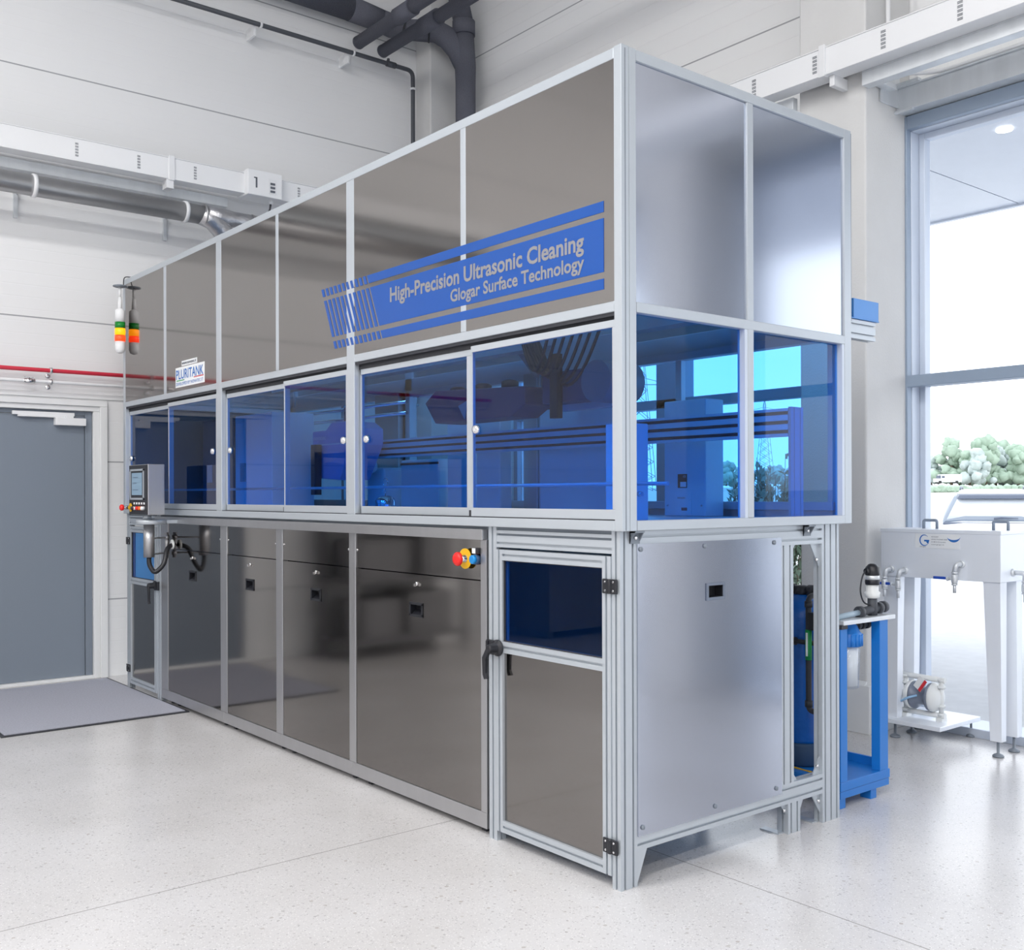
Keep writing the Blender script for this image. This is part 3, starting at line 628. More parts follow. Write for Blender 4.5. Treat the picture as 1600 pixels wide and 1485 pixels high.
# gussets, angle brackets and floor plates
def gus(x, tri, name='gusset_plate', th=.006, mat=None): return P(name, prism(B(), tri, 'x', x-th, x), mat or M_white)
gus(-.036, [(.113, .135), (.165, .135), (.113, .012)], mat=M_alu); 
gus(-.050, [(1.146, .135), (1.19, .135), (1.146, .055)], mat=M_alu); gus(-.050, [(1.058, .135), (1.02, .135), (1.058, .085)], mat=M_alu)
gus(-.050, [(1.313, .135), (1.25, .135), (1.313, .045)], mat=M_alu)
gus(-.050, [(1.100, .225), (1.140, .225), (1.100, .272)], mat=M_alu)
gus(-.050, [(1.313, .225), (1.262, .225), (1.313, .300)], mat=M_alu); gus(-.050, [(1.313, 1.272), (1.245, 1.272), (1.313, 1.165)], mat=M_alu)
gus(-.050, [(1.100, 1.272), (1.135, 1.272), (1.100, 1.235)], mat=M_alu)
def angle(y):
    bm = B(); box(bm, -.034, -.002, y, y+.05, 1.352, 1.3595); box(bm, -.0345, -.028, y, y+.05, 1.31, 1.36)
    prism(bm, [(-.034, 1.31), (-.034, 1.358), (-.002, 1.358)], 'y', y, y+.004); prism(bm, [(-.034, 1.31), (-.034, 1.358), (-.002, 1.358)], 'y', y+.046, y+.05)
    b = P('angle_bracket', bm, M_alud)
    obj('bracket_bolt', lathe(B(), [(.008, 0), (.008, .006), (.004, .007)], (-.028, y+.025, 1.333), 'x', 8), M_chrome, b)
angle(.072); angle(1.17)
for y0, y1 in ((1.02, 1.06), (1.27, 1.315)):
    P('floor_plate', box(B(), -.16, -.06, y0, y1, 0, .006), M_alu)
for y, z in ((1.29, .262), (1.29, 1.20), (1.30, .10), (1.045, .105)):
    P('gusset_bolt', lathe(B(), [(.009, 0), (.009, .006), (.004, .008)], (-.050, y, z), 'x', 8), M_chrome)
# --- stainless side panel with recessed grip
py0, py1, pz0, pz1 = .111, 1.007, .190, 1.308; ry0, ry1, rz0, rz1 = .516, .613, 1.075, 1.128
bm = B(); X0, X1 = -.0345, -.030
box(bm, X0, X1, py0, ry0, pz0, pz1); box(bm, X0, X1, ry1, py1, pz0, pz1); box(bm, X0, X1, ry0, ry1, pz0, rz0); box(bm, X0, X1, ry0, ry1, rz1, pz1)
sp = P('side_panel', bm, M_sidesteel)
bm = B()
for a, b, c, d in ((ry0-.009, ry1+.009, rz0-.010, rz0+.003), (ry0-.009, ry1+.009, rz1-.003, rz1+.008), (ry0-.009, ry0+.003, rz0, rz1), (ry1-.003, ry1+.009, rz0, rz1)): box(bm, -.031, -.024, a, b, c, d)
h = obj('recessed_handle', bm, pbr('grey_plastic', (.14, .17, .23, 1), .4, noise=.02), sp, .002, label='grey recessed grip frame')
bm = B(); box(bm, -.072, -.068, ry0, ry1, rz0, rz1); box(bm, -.07, -.03, ry0, ry0+.003, rz0, rz1); box(bm, -.07, -.03, ry1-.003, ry1, rz0, rz1); box(bm, -.07, -.03, ry0, ry1, rz0, rz0+.003); box(bm, -.07, -.03, ry0, ry1, rz1-.003, rz1)
obj('grip_recess', bm, M_black, sp)
for y, z in ((.128, 1.288), (.50, 1.288), (.955, 1.288), (.135, .222), (.56, .222), (.965, .222)):
    obj('panel_bolt', lathe(B(), [(.010, 0), (.009, .005), (.004, .007)], (-.030, y, z), 'x', 12), M_alud, sp)

# --- hinged service doors in the profile frame
def svcdoor(x0, x1, hinge_x, latch_left, lab):
    yf = .016
    bm = B()
    prof(bm, 'z', .048, 1.262, x0, x0+.045, yf, yf+.04, 1, 1); prof(bm, 'z', .048, 1.262, x1-.045, x1, yf, yf+.04, 1, 1)
    for z0, z1 in ((.048, .098), (.820, .868), (1.217, 1.262)): prof(bm, 'x', x0+.045, x1-.045, yf, yf+.04, z0, z1, 1, 1)
    d = P('service_door', bm, M_alu, label=lab)
    obj('door_pane', box(B(), x0+.042, x1-.042, yf+.015, yf+.021, .865, 1.220), M_blue, d, label='blue tinted pane')
    obj('door_panel', box(B(), x0+.042, x1-.042, yf+.012, yf+.018, .095, .823), M_steel, d)
    bm = B(); 
    for a, b, c, e in ((x0+.042, x1-.042, .864, .872), (x0+.042, x1-.042, 1.213, 1.219), (x0+.043, x0+.050, .868, 1.217), (x1-.050, x1-.043, .868, 1.217)): box(bm, a, b, yf+.008, yf+.016, c, e)
    obj('pane_seal', bm, M_dark, d)
    for z in (1.149, .162):
        bm = B(); box(bm, hinge_x-.038, hinge_x-.004, yf-.008, yf, z-.028, z+.028); box(bm, hinge_x+.004, hinge_x+.038, yf-.008, yf+.002, z-.028, z+.028)
        cyl(bm, (hinge_x, yf-.006, z-.028), (hinge_x, yf-.006, z+.028), .009, 12)
        hg = obj('hinge', bm, M_black, d, .003, label='black hinge')
        bm = B()
        for dx in (-.022, .022):
            for dz in (-.017, .017): lathe(bm, [(.005, 0), (.004, -.002)], (hinge_x+dx, yf-.008, z+dz), 'y', 10)
        o = obj('hinge_screws', bm, M_chrome, None); o.parent = hg; 
        # keep depth at three levels: screws belong to the hinge plate
        o.parent = d
    s = 1 if latch_left else -1; lx = (x0+.018) if latch_left else (x1-.018); z = .838
    bm = B(); lathe(bm, [(.036, 0), (.036, -.010), (.022, -.016), (.021, -.045), (.017, -.058), (.010, -.060)], (lx, yf, z), 'y', 24)
    prism(bm, [(lx-.012, z), (lx+.012, z-.002), (lx+.004-.018*s, z-.045), (lx+.002-.018*s, z-.105), (lx+.016-.020*s, z-.128), (lx-.004-.020*s, z-.132), (lx-.018-.016*s, z-.112), (lx-.020-.018*s, z-.040)], 'y', yf-.062, yf-.046)
    obj('latch_handle', bm, M_black, d, .002, label='black turning latch handle')
    bm = B(); a = lx-.045*s; box(bm, a-.028, a+.022, yf-.012, yf+.004, z-.032, z+.030); box(bm, a-.024, a-.010, yf-.018, yf-.010, z-.028, z+.026); obj('latch_keeper', bm, M_black, d, .002)
    return d
svcdoor(-.786, -.0815, -.081, True, 'right hand service door, full depth nearest the viewer')
svcdoor(-5.398, -4.808, -5.400, False, 'far left service door under the control terminal')

# --- lettering and graphics
by = -.0006
gr = .0
def film(bm, poly):   # thin vinyl film polygon (x,z) pieces
    prism(bm, poly, 'y', by, .0012)
sl = .145/.336
def sx_(x, z): return x+(2.619-z)*sl    # slanted x for a given height
bm = B()
def band(z0, z1, first):
    xa = -1.819
    film(bm, [(sx_(xa, z1), z1), (-.095, z1), (-.095, z0), (sx_(xa, z0), z0)])
    for k in range(11):
        x0 = -2.293+k*.0434; x1 = x0+.0245
        film(bm, [(sx_(x0, z1), z1), (sx_(x1, z1), z1), (sx_(x1, z0), z0), (sx_(x0, z0), z0)])
band(2.572, 2.614, 0); band(2.344, 2.549, 1); band(2.278, 2.319, 2)
bn = P('banner_graphic', bm, M_banner, label='bright blue striped banner with lettering')
text('banner_lettering', 'High-Precision Ultrasonic Cleaning', 1.395, .068, M_letter, bn, (-1.598, by-.0006, 2.449), (1, 0, 0), (0, 0, 1), bold=.026)
text('banner_lettering', 'Glogar Surface Technology', .888, .054, M_letter, bn, (-1.090, by-.0006, 2.374), (1, 0, 0), (0, 0, 1), bold=.024)
ys = .0004
k1 = P('maker_label', box(B(), -4.385, -3.880, ys, .0014, 2.250, 2.388), M_label, label='white label with large blue capital lettering')
text('label_lettering', 'PLURITANK', .475, .065, M_inkb, k1, (-4.372, ys-.001, 2.306), (1, 0, 0), (0, 0, 1), bold=.01)
text('label_lettering', 'DEVELOPED BY NOVATEC.IT', .47, .022, M_inkb, k1, (-4.372, ys-.001, 2.262), (1, 0, 0), (0, 0, 1))
obj('label_underline', box(B(), -4.365, -4.225, ys-.001, ys-.0002, 2.293, 2.299), M_inkg, k1); obj('label_underline', box(B(), -4.06, -3.895, ys-.001, ys-.0002, 2.297, 2.303), M_inkr, k1)
k2 = P('web_label', box(B(), -4.275, -4.005, ys, .0014, 2.393, 2.428), M_label, label='small white label with a web address')
text('label_lettering', 'www.novatec.it', .25, .022, M_ink, k2, (-4.267, ys-.001, 2.402), (1, 0, 0), (0, 0, 1), bold=.012)

# --- inside: guide beam, uprights, cable trays
P('guide_beam', prof(B(), 'x', XL+.05, -.062, 1.10, 1.145, 1.755, 1.880, 1, 3, .016, .03), M_white)
pf('guide_post', 'z', 1.385, 1.885, -.060, -.046, 1.10, 1.19, 0, 2); pf('guide_post', 'z', 1.385, 1.755, -5.40, -5.355, 1.10, 1.145, 1, 1)
P('inner_column', box(B(), -2.26, -2.12, 1.40, 1.46, 1.385, 2.25), M_brush); P('inner_column', box(B(), -2.10, -1.99, 1.40, 1.46, 1.385, 2.25), M_brush)
P('inner_column', box(B(), -4.02, -3.70, 1.40, 1.46, 1.385, 2.25), M_brush)
pf('inner_profile', 'z', 1.385, 2.9, -2.12, -2.10+.02, 1.385, 1.41, 1, 1)
P('cable_tray', box(B(), -5.35, -.10, 1.20, 1.30, 2.36, 2.46), M_alu)
P('rear_gusset', prism(B(), [(1.25, 2.35), (1.40, 2.35), (1.40, 2.20)], 'x', -2.13, -2.09), M_alud)
P('guide_rail', tube(B(), [(-5.3, .95, 2.10), (-2.9, .95, 2.10)], .012, 8), M_chrome); P('guide_rail', tube(B(), [(-5.3, .95, 2.03), (-2.9, .95, 2.03)], .012, 8), M_chrome)
P('ribbed_hose', (lambda bm: (tube(bm, bend([(-2.0, 1.1, 2.7), (-1.8, 1.0, 2.5), (-1.0, 1.0, 2.5), (-.8, 1.0, 2.75)], .15), .03, 10), bm)[-1])(B()), M_dark)

# ================================================================== THINGS INSIDE THE MACHINE
# transport carriage with cable loops, right half
t = thing('transport_carriage', (-1.25, 1.0, 1.88), 'dark hoist carriage with looping cables hanging behind the right hand sliding window', 'carriage')
obj('carriage_plate', box(B(), -1.55, -1.05, 1.02, 1.06, 1.95, 2.33), M_alu, t, .004)
obj('motor_drum', tube(B(), [(-.98, .80, 2.06), (-.98, 1.04, 2.06)], .105, 28), M_alud, t)
obj('carriage_body', box(B(), -1.50, -1.12, .90, 1.02, 1.985, 2.15), M_navy, t, .006)
obj('lifting_arm', box(B(), -1.395, -1.335, .86, .90, 1.90, 2.24), M_dark, t, .003)
for k in range(7):
    x0, x1 = -1.60+.01*k, -1.38+.055*k; zb = 2.16-.015*k
    bm = B(); tube(bm, [(x0+(x1-x0)*q/14, .84+.01*k, 2.34-(2.34-zb)*math.sin(PI*q/14)) for q in range(15)], .0085, 8); obj('cable_loop', bm, M_dark, t)
# dark drive unit, middle
t = thing('drive_unit', (-2.4, .95, 1.88), 'long dark drive housing above the guide beam in the middle windows', 'drive')
bm = B(); prism(bm, [(-2.45, 1.93), (-1.72, 1.93), (-1.60, 1.99), (-1.60, 2.09), (-2.45, 2.13), (-2.56, 2.06)], 'y', .86, 1.06); obj('drive_housing', bm, M_navy, t, .006)
for x in (-2.35, -2.1, -1.85): obj('drive_cap', lathe(B(), [(.05, 0), (.05, .05), (.03, .06)], (x, .96, 2.09), 'z', 16), M_dark, t)
obj('drive_bracket', prism(B(), [(-2.2, 2.02), (-2.1, 2.05), (-2.14, 1.94)], 'y', .850, .858), M_alu, t)
# blue-hooded drive, left
t = thing('hooded_drive', (-3.6, .9, 1.72), 'blue hooded drive with small white lettering behind the fourth window from the left', 'drive')
bm = B(); prism(bm, [(-3.89, 1.62), (-3.52, 1.60), (-3.34, 1.84), (-3.34, 1.95), (-3.44, 2.00), (-3.62, 2.00), (-3.70, 1.95), (-3.89, 1.95)], 'y', .80, 1.05); obj('drive_hood', bm, pbr('light_blue_cover', srgb(110, 160, 215), .35, noise=.03), t, .01)
obj('hood_band', box(B(), -3.895, -3.34, .794, .80, 1.845, 1.855), M_white, t)
text('hood_lettering', 'novatec', .17, .032, M_white, t, (-3.862, .797, 1.885), (1, 0, 0), (0, 0, 1), bold=.01)
obj('hood_motor', tube(B(), [(-3.52, .90, 2.0), (-3.52, .90, 2.10)], .05, 18), M_navy, t)
obj('lifting_arm', box(B(), -3.80, -3.74, .74, .79, 1.50, 1.85), M_dark, t)
# electrical cabinet with rating plate, right end (behind the side pane)
t = thing('electrical_cabinet', (-.8, 1.28, 1.385), 'tall light grey electrical cabinet with a dark rating plate behind the side panes', 'cabinet')
obj('cabinet_body', box(B(), -.93, -.655, 1.24, 1.38, 1.386, 1.975), M_white, t, .006)
bm = B(); box(bm, -.834, -.775, 1.236, 1.2405, 1.53, 1.60); q = obj('rating_plate', bm, M_black, t)
text('plate_lettering', 'CE', .018, .010, M_white, q, (-.797, 1.2352, 1.583), (1, 0, 0), (0, 0, 1)); obj('plate_window', box(B(), -.816, -.777, 1.2345, 1.236, 1.535, 1.56), M_label, q)
q = obj('paper_notice', box(B(), -.852, -.745, 1.2365, 1.2395, 1.395, 1.51), M_label, t); text('notice_lines', 'Instruction', .05, .012, M_ink, q, (-.835, 1.2358, 1.475), (1, 0, 0), (0, 0, 1)); obj('notice_stamp', box(B(), -.81, -.772, 1.2355, 1.2365, 1.415, 1.43), M_ink, q)
for x in (-.905, -.68): obj('cover_screw', lathe(B(), [(.006, 0), (.005, -.004)], (x, 1.24, 1.44), 'y', 10), M_chrome, t)
t = thing('switch_box', (-.4, .42, 1.385), 'pale switch box low behind the nearest corner of the side pane', 'box')
obj('box_body', box(B(), -.46, -.33, .36, .49, 1.386, 1.80), M_white, t, .006); obj('switch_knob', lathe(B(), [(.012, 0), (.010, .02)], (-.33, .43, 1.50), 'x', 12), M_chrome, t)
# tank covers / hoods (rounded white ducts, left half)
t = thing('extraction_hood', (-3.2, 1.2, 1.385), 'rounded white extraction hood at the left side of the middle window', 'hood')
bm = B(); tube(bm, bend([(-3.72, 1.05, 1.386), (-3.72, 1.05, 1.70), (-3.50, 1.05, 1.70)], .12, 6), .05, 16); obj('hood_pipe', bm, M_white, t)
obj('hood_box', box(B(), -3.68, -3.46, 1.12, 1.32, 1.386, 1.69), M_white, t, .02)
t = thing('pressure_vessel', (-3.0, .9, 1.385), 'small round steel canister with a ring handle standing low behind the middle window', 'canister')
obj('vessel_body', lathe(B(), [(.062, 0), (.066, .01), (.066, .075), (.05, .10), (.02, .108)], (-3.0, .85, 1.386), 'z', 24), M_chrome, t)
bm = B(); tube(bm, [(-3.0, .85, 1.49), (-3.0, .85, 1.55)], .004, 8); tube(bm, [(-3.0+.028*math.cos(a*PI/8), .85, 1.578+.028*math.sin(a*PI/8)) for a in range(17)], .004, 6); obj('ring_handle', bm, M_chrome, t)
for i, (x0, x1, zt_, lab) in enumerate(((-1.92, -1.22, 2.03, 'broad pale tank cover behind the right hand window'), (-2.86, -2.62, 2.0, 'narrow pale tank cover behind the right hand window, left one of two'), (-2.54, -2.30, 2.0, 'narrow pale tank cover behind the right hand window, right one of two'), (-3.42, -2.96, 1.74, 'low pale tank cover beside the white hood'))):
    t = thing('tank_cover', (x0, 1.25, 1.385), lab, 'cover')
    obj('cover_plate', box(B(), x0, x1, 1.24, 1.34, 1.386, zt_), M_white, t, .01)
    obj('cover_edge', box(B(), x0, x1, 1.235, 1.242, zt_-.035, zt_-.02), M_dark, t)
M_slate = pbr('dim_pane_slate', (.05, .08, .105, 1), .5, noise=.05)  # dark colour stands for the dim door reflection in the leftmost panes
for x0, x1, mm, lab in ((-5.36, -4.78, M_slate, 'tall dark filler cabinet dimming the leftmost window'), (-4.74, -4.12, M_white, 'tall pale filler cabinet behind the third window from the left')):
    t = thing('filler_cabinet', ((x0+x1)/2, .9, 1.385), lab, 'cabinet')  # filler cabinets: one dims its panes, the pale one stands for bright wall
    obj('cabinet_body', box(B(), x0, x1, .60, .94, 1.386, 2.10), mm, t, .006); obj('cabinet_plate', box(B(), x0+.1, x0+.19, .594, .601, 1.60, 1.74), M_conc2, t)

# ================================================================== CONTROL TERMINAL
t = thing('control_terminal', (-4.41, -.19, 1.0), 'steel control terminal with screen and coloured buttons on a short post', 'control panel')
tx0, tx1, ty0, ty1, tz0, tz1 = -4.592, -4.236, -.25, -.135, 1.366, 1.711
obj('terminal_housing', box(B(), tx0, tx1, ty0, ty1, tz0, tz1), M_brush, t, .004)
f = obj('front_plate', box(B(), tx0+.003, tx1-.004, ty0-.004, ty0, tz0+.003, tz1-.004), M_black, t)
bm = B()
for a, b, c, e in ((tx0+.022, tx1-.062, 1.668, 1.681), (tx0+.022, tx1-.062, 1.470, 1.483), (tx0+.022, tx0+.036, 1.47, 1.68), (tx1-.076, tx1-.062, 1.47, 1.68)): box(bm, a, b, ty0-.009, ty0-.004, c, e)
obj('screen_bezel', bm, M_alu, t)
sc = obj('screen', box(B(), tx0+.062, tx1-.098, ty0-.007, ty0-.0045, 1.502, 1.655), M_screen, t)
for s_, z_, w_ in (('novatec', 1.62, .10), ('PLURITANK', 1.58, .07), ('start system', 1.535, .10)): text('screen_text', s_, w_, .010, M_ink, sc, (tx0+.09, ty0-.0075, z_), (1, 0, 0), (0, 0, 1))
st = obj('emergency_stop', lathe(B(), [(.013, 0), (.013, -.05), (.011, -.06)], (tx0+.045, ty0-.004, 1.416), 'y', 16), M_chrome, t)
obj('warning_plate', lathe(B(), [(.030, -.004), (.030, -.008)], (tx0+.045, ty0-.004, 1.416), 'y', 24), M_yel, st); obj('stop_button', lathe(B(), [(.012, -.052), (.021, -.058), (.022, -.072), (.012, -.080)], (tx0+.045, ty0-.004, 1.416), 'y', 20), M_redb, st)
for k, mm in enumerate((M_black, M_chrome, M_redb, M_orange, M_white)):
    x = tx0+.105+.048*k
    bm = B(); lathe(bm, [(.013, -.0), (.013, -.022), (.009, -.025)], (x, ty0-.004, 1.412), 'y', 16); o = obj('push_button', bm, mm, t)
    obj('button_label', box(B(), x-.012, x+.012, ty0-.006, ty0-.0045, 1.438, 1.452), M_label, o)
bm = B(); cyl(bm, (-4.42, -.19, 1.33), (-4.42, -.19, 1.367), .030, 18); obj('swivel_neck', bm, M_alu, t)
bm = B(); lathe(bm, [(.10, 0), (.105, .006), (.105, .026), (.10, .032)], (-4.42, -.16, 1.30), 'z', 28); box(bm, -4.48, -4.36, -.12, .02, 1.304, 1.328); obj('swivel_disc', bm, M_alu, t, .002)
obj('support_post', tube(B(), [(-4.44, -.17, 1.07), (-4.44, -.17, 1.30)], .037, 22), M_brush, t)
bm = B(); tube(bm, [(-4.44, -.17, 1.20), (-4.56, .0, 1.20)], .006, 8); tube(bm, [(-4.44, -.17, 1.09), (-4.56, .0, 1.09)], .006, 8); cyl(bm, (-4.56, .0, 1.055), (-4.56, .0, 1.235), .013, 12); cyl(bm, (-4.56, .0, 1.19), (-4.56, .0, 1.215), .02, 12); cyl(bm, (-4.56, .0, 1.075), (-4.56, .0, 1.10), .02, 12); obj('post_bracket', bm, M_brush, t)
obj('cable_conduit', tube(B(), bend([(-4.44, -.17, 1.075), (-4.44, -.17, 1.02), (-4.42, -.14, .955), (-4.39, -.08, 1.02), (-4.43, -.05, 1.13), (-4.47, .02, 1.157)], .05, 6), .016, 14), M_black, t)
cn = obj('conduit_collar', lathe(B(), [(.022, 0), (.034, .004), (.034, .014), (.022, .018)], (-4.465, -.006, 1.153), 'y', 18), M_cream, t)
# ================================================================== SIGNAL TOWER
t = thing('signal_tower', (-5.52, -.10, 3.13), 'hanging signal tower with green, amber and red segments at the machine top left corner', 'signal lamp')
sx, sy = -5.375, -.052
bm = B(); lathe(bm, [(.040, 0), (.052, .004), (.052, .012), (.03, .018)], (sx, sy, 3.105), 'z', 24); box(bm, sx-.02, sx+.02, sy, .03, 3.107, 3.118); obj('mount_plate', bm, M_alud, t, .001)
bm = B(); cyl(bm, (sx, sy, 3.03), (sx, sy, 3.106), .010, 12); tube(bm, [(sx, sy, 3.03), (sx, sy, 2.93)], [.012, .018], 12); obj('mount_stem', bm, M_white, t)
obj('mount_cable', tube(B(), bend([(sx+.02, sy+.02, 3.12), (sx+.0, sy+.03, 3.19), (sx+.14, .05, 3.17), (sx+.18, .06, 3.13)], .06), .004, 6), M_dark, t)
obj('upper_body', lathe(B(), [(.012, .0), (.036, -.018), (.037, -.11)], (sx, sy, 2.945), 'z', 22), M_white, t)
obj('green_segment', lathe(B(), [(.0385, 0), (.0385, .048)], (sx, sy, 2.787), 'z', 22), M_green, t)
obj('amber_segment', lathe(B(), [(.0385, 0), (.0400, .026), (.0385, .052)], (sx, sy, 2.735), 'z', 22), M_amber, t)
obj('red_segment', lathe(B(), [(.0385, 0), (.0400, .024), (.0385, .048)], (sx, sy, 2.687), 'z', 22), M_redl, t)
obj('lower_body', lathe(B(), [(.037, 0), (.037, -.06), (.028, -.085), (.010, -.092)], (sx, sy, 2.687), 'z', 22), M_white, t)
# ================================================================== UNSEEN HALL THINGS ADDED FOR DARK SHAPES IN THE STEEL
M_rack = pbr('rack_grey', (.22, .22, .23, 1), .5, noise=.05)
t = thing('added_rack', (-5.6, -2.5, 0), 'added dark steel rack out of view at the left wall, mirrored in the cabinet doors', 'rack')
for x in (-5.95, -5.4):
    for y in (-3.2, -1.95): obj('upright', box(B(), x-.03, x+.03, y-.03, y+.03, 0, 1.9), M_rack, t)
for z in (.15, .7, 1.25, 1.85): obj('shelf', box(B(), -5.98, -5.37, -3.23, -1.92, z, z+.03), M_rack, t)
for y0, y1, z0, h, lab in ((-3.1, -2.6, .18, .4, 'added larger dark crate on the lowest shelf of the rack'), (-2.5, -2.1, .18, .35, 'added smaller dark crate on the lowest shelf of the rack'), (-3.1, -2.75, .73, .42, 'added tall narrow dark crate on the middle shelf of the rack'), (-2.6, -2.05, .73, .35, 'added low wide dark crate on the middle shelf of the rack'), (-3.0, -2.3, 1.28, .45, 'added widest dark crate, on the upper shelf of the rack')):
    b_ = obj('added_crate', box(B(), -5.9, -5.45, y0, y1, z0, z0+h), M_rack, None, .01); tag(b_, lab, 'crate', 'added crates on the rack')
t = thing('added_bench', (-5.6, -5.0, 0), 'added grey work bench out of view at the left wall, mirrored in the service door', 'bench')
obj('bench_top', box(B(), -5.98, -5.2, -5.9, -4.1, .86, .92), M_conc2, t); obj('bench_body', box(B(), -5.95, -5.3, -5.8, -4.2, .08, .86), M_rack, t)
for y in (-5.7, -4.3): obj('leg', box(B(), -5.9, -5.4, y-.04, y+.04, 0, .08), M_rack, t)
# ================================================================== FLOOR MAT
t = thing('door_mat', (-5, -.6, 0), 'large blue-grey floor mat with black rubber edge in front of the grey door', 'mat')
obj('rubber_edge', box(B(), -5.96, -4.235, -1.165, .035, 0, .008), M_dark, t, .003); obj('mat_pile', box(B(), -5.93, -4.262, -1.14, .012, .006, .012), M_mat, t)
# machine feet wedge: transverse beam end and blue bin behind the machine
t = thing('profile_bracket_arm', (-.04, 1.6, 2.2), 'short grooved aluminium arm sticking out behind the machine, carrying the blue bin', 'arm')
obj('arm_profile', prof(B(), 'y', 1.501, 1.765, -.085, -.04, 2.232, 2.322, 1, 2), M_alu, t)
t = thing('storage_bin', (-.06, 1.68, 2.32), 'small translucent blue open bin on the arm behind the machine', 'bin')
bm = B(); y0, y1, x0, x1, z0, z1 = 1.57, 1.785, -.20, -.035, 2.324, 2.420
box(bm, x0, x1+.004, y0-.035, y1, z0, z0+.005); box(bm, x1-.003, x1, y0, y1, z0, z1); box(bm, x0, x0+.003, y0, y1, z0, z1); box(bm, x0, x1, y0, y0+.003, z0, z1); box(bm, x0, x1, y1-.003, y1, z0, z1-.02)
obj('bin_shell', bm, M_bin, t, .001)
# ================================================================== BLUE TROLLEY WITH WATER SOFTENER
t = thing('steel_trolley', (-.3, 1.75, 0), 'bright blue steel trolley frame standing just right of the machine', 'trolley')
cx0, cx1, cy0, cy1 = -.62, -.09, 1.54, 1.965
bm = B(); box(bm, cx0, cx1, cy0, cy1, .085, .128); t1 = obj('bottom_tray_rim', bm, M_cart, t, .002)
bm = B(); box(bm, cx0, cx0+.03, cy0, cy1, .128, .16); 
obj('base_frame', box(B(), cx0, cx1-.003, cy0+.003, cy1-.003, .048, .083), M_cart, t, .002)
for y0, y1 in ((cy0+.003, cy0+.06), (cy1-.085, cy1-.012)):
    for x0, x1 in ((cx1-.05, cx1-.002),): obj('leg_post', box(B(), x0, x1, y0, y1, .128, .872), M_cart, t, .002)
bm.free()
for y in (cy0+.03, cy1-.13):
    for x in (cx1-.04, cx0+.04): obj('foot', box(B(), x-.03, x+.03, y-.025, y+.025, .0, .048), M_cart, t, .002)
obj('top_shelf', box(B(), cx1-.16, cx1+.006, cy0+.02, cy1+.045, .872, .893), M_galv, t, .002)
bm = B(); box(bm, cx0+.03, cx1-.05, cy1-.02, cy1-.005, .128, .17); box(bm, cx0+.02, cx0+.03, cy0, cy1, .128, .17); obj('tray_edge', bm, M_cart, t)
bm = B(); box(bm, cx1-.02, cx1+.008, cy0-.0, cy0+.05, .855, .872); obj('corner_cap', bm, M_dark, t)
# red marker on column
m = obj('red_marker', box(B(), -1.145, -1.115, 3.045, 3.052, .98, 1.05), M_redb); tag(m, 'small red sticker on the shaded column face behind the machine', 'sticker')
# softener vessel
t = thing('softener_tank', (-.62, 1.95, 0), 'tall blue pressure tank with black base seen through the narrow opening of the frame', 'tank')
sxx, syy = -.50, 1.72
sxx, syy = -.45, 1.745
obj('tank_base', lathe(B(), [(.118, 0), (.12, .01), (.12, .10), (.112, .115)], (sxx, syy, .129), 'z', 28), M_navy, t, label='dark base cup')
obj('tank_shell', lathe(B(), [(.108, 0), (.112, .02), (.112, .56), (.108, .64), (.085, .71), (.045, .745), (.03, .75)], (sxx, syy, .235), 'z', 32), M_softener, t)
bm = B(); lathe(bm, [(.034, 0), (.034, .045), (.02, .05)], (sxx, syy, .98), 'z', 18); tube(bm, [(sxx-.15, syy, 1.005), (sxx+.16, syy, 1.005)], .022, 14)
for q in (-.13, -.06, .06, .13): lathe(bm, [(.030, -.018), (.030, .018)], (sxx+q, syy, 1.005), 'x', 12)
obj('tank_head', bm, M_dark, t)
bm = B(); tube(bm, bend([(sxx+.14, syy-.05, 1.0), (sxx+.145, syy-.15, .99), (sxx+.145, syy-.15, .43), (sxx+.25, syy-.15, .43)], .03, 4), .014, 12)
for z in (.94, .45): lathe(bm, [(.019, 0), (.019, .03)], (sxx+.145, syy-.15, z), 'z', 12)
obj('bypass_pipe', bm, M_dark, t); obj('flow_tube', tube(B(), [(sxx+.145, syy-.15, .68), (sxx+.145, syy-.15, .83)], .0165, 12), M_inkg, t, label='green and white flow label'); obj('flow_arrow', box(B(), sxx+.141, sxx+.151, syy-.1675, syy-.165, .70, .815), M_label, t)
obj('control_block', box(B(), sxx+.155, sxx+.21, syy-.17, syy-.05, .83, .915), M_black, t, .003)
bm = B(); tube(bm, [(sxx-.14, syy-.12, .76), (sxx+.24, syy-.12, .76)], .012, 10); lathe(bm, [(.02, -.03), (.02, .03)], (sxx+.02, syy-.12, .76), 'x', 12); obj('cross_pipe', bm, M_dark, t)
bm = B(); box(bm, sxx-.12, sxx+.02, syy-.118, syy-.112, .84, .855); box(bm, sxx-.12, sxx+.02, syy-.118, syy-.112, .765, .78); box(bm, sxx-.05, sxx-.02, syy-.13, syy-.112, .77, .87); obj('hose_clamp', bm, M_chrome, t)
y = thing('yellow_tube', (-.45, 1.6, .13), 'thin yellow tube lying on the blue trolley tray', 'tube')
obj('tube_run', tube(B(), [(-.62+.03*k, 1.60+.006*math.sin(k*.9), .136+.008*math.sin(k*.5)) for k in range(12)], .005, 8), M_yel, y)
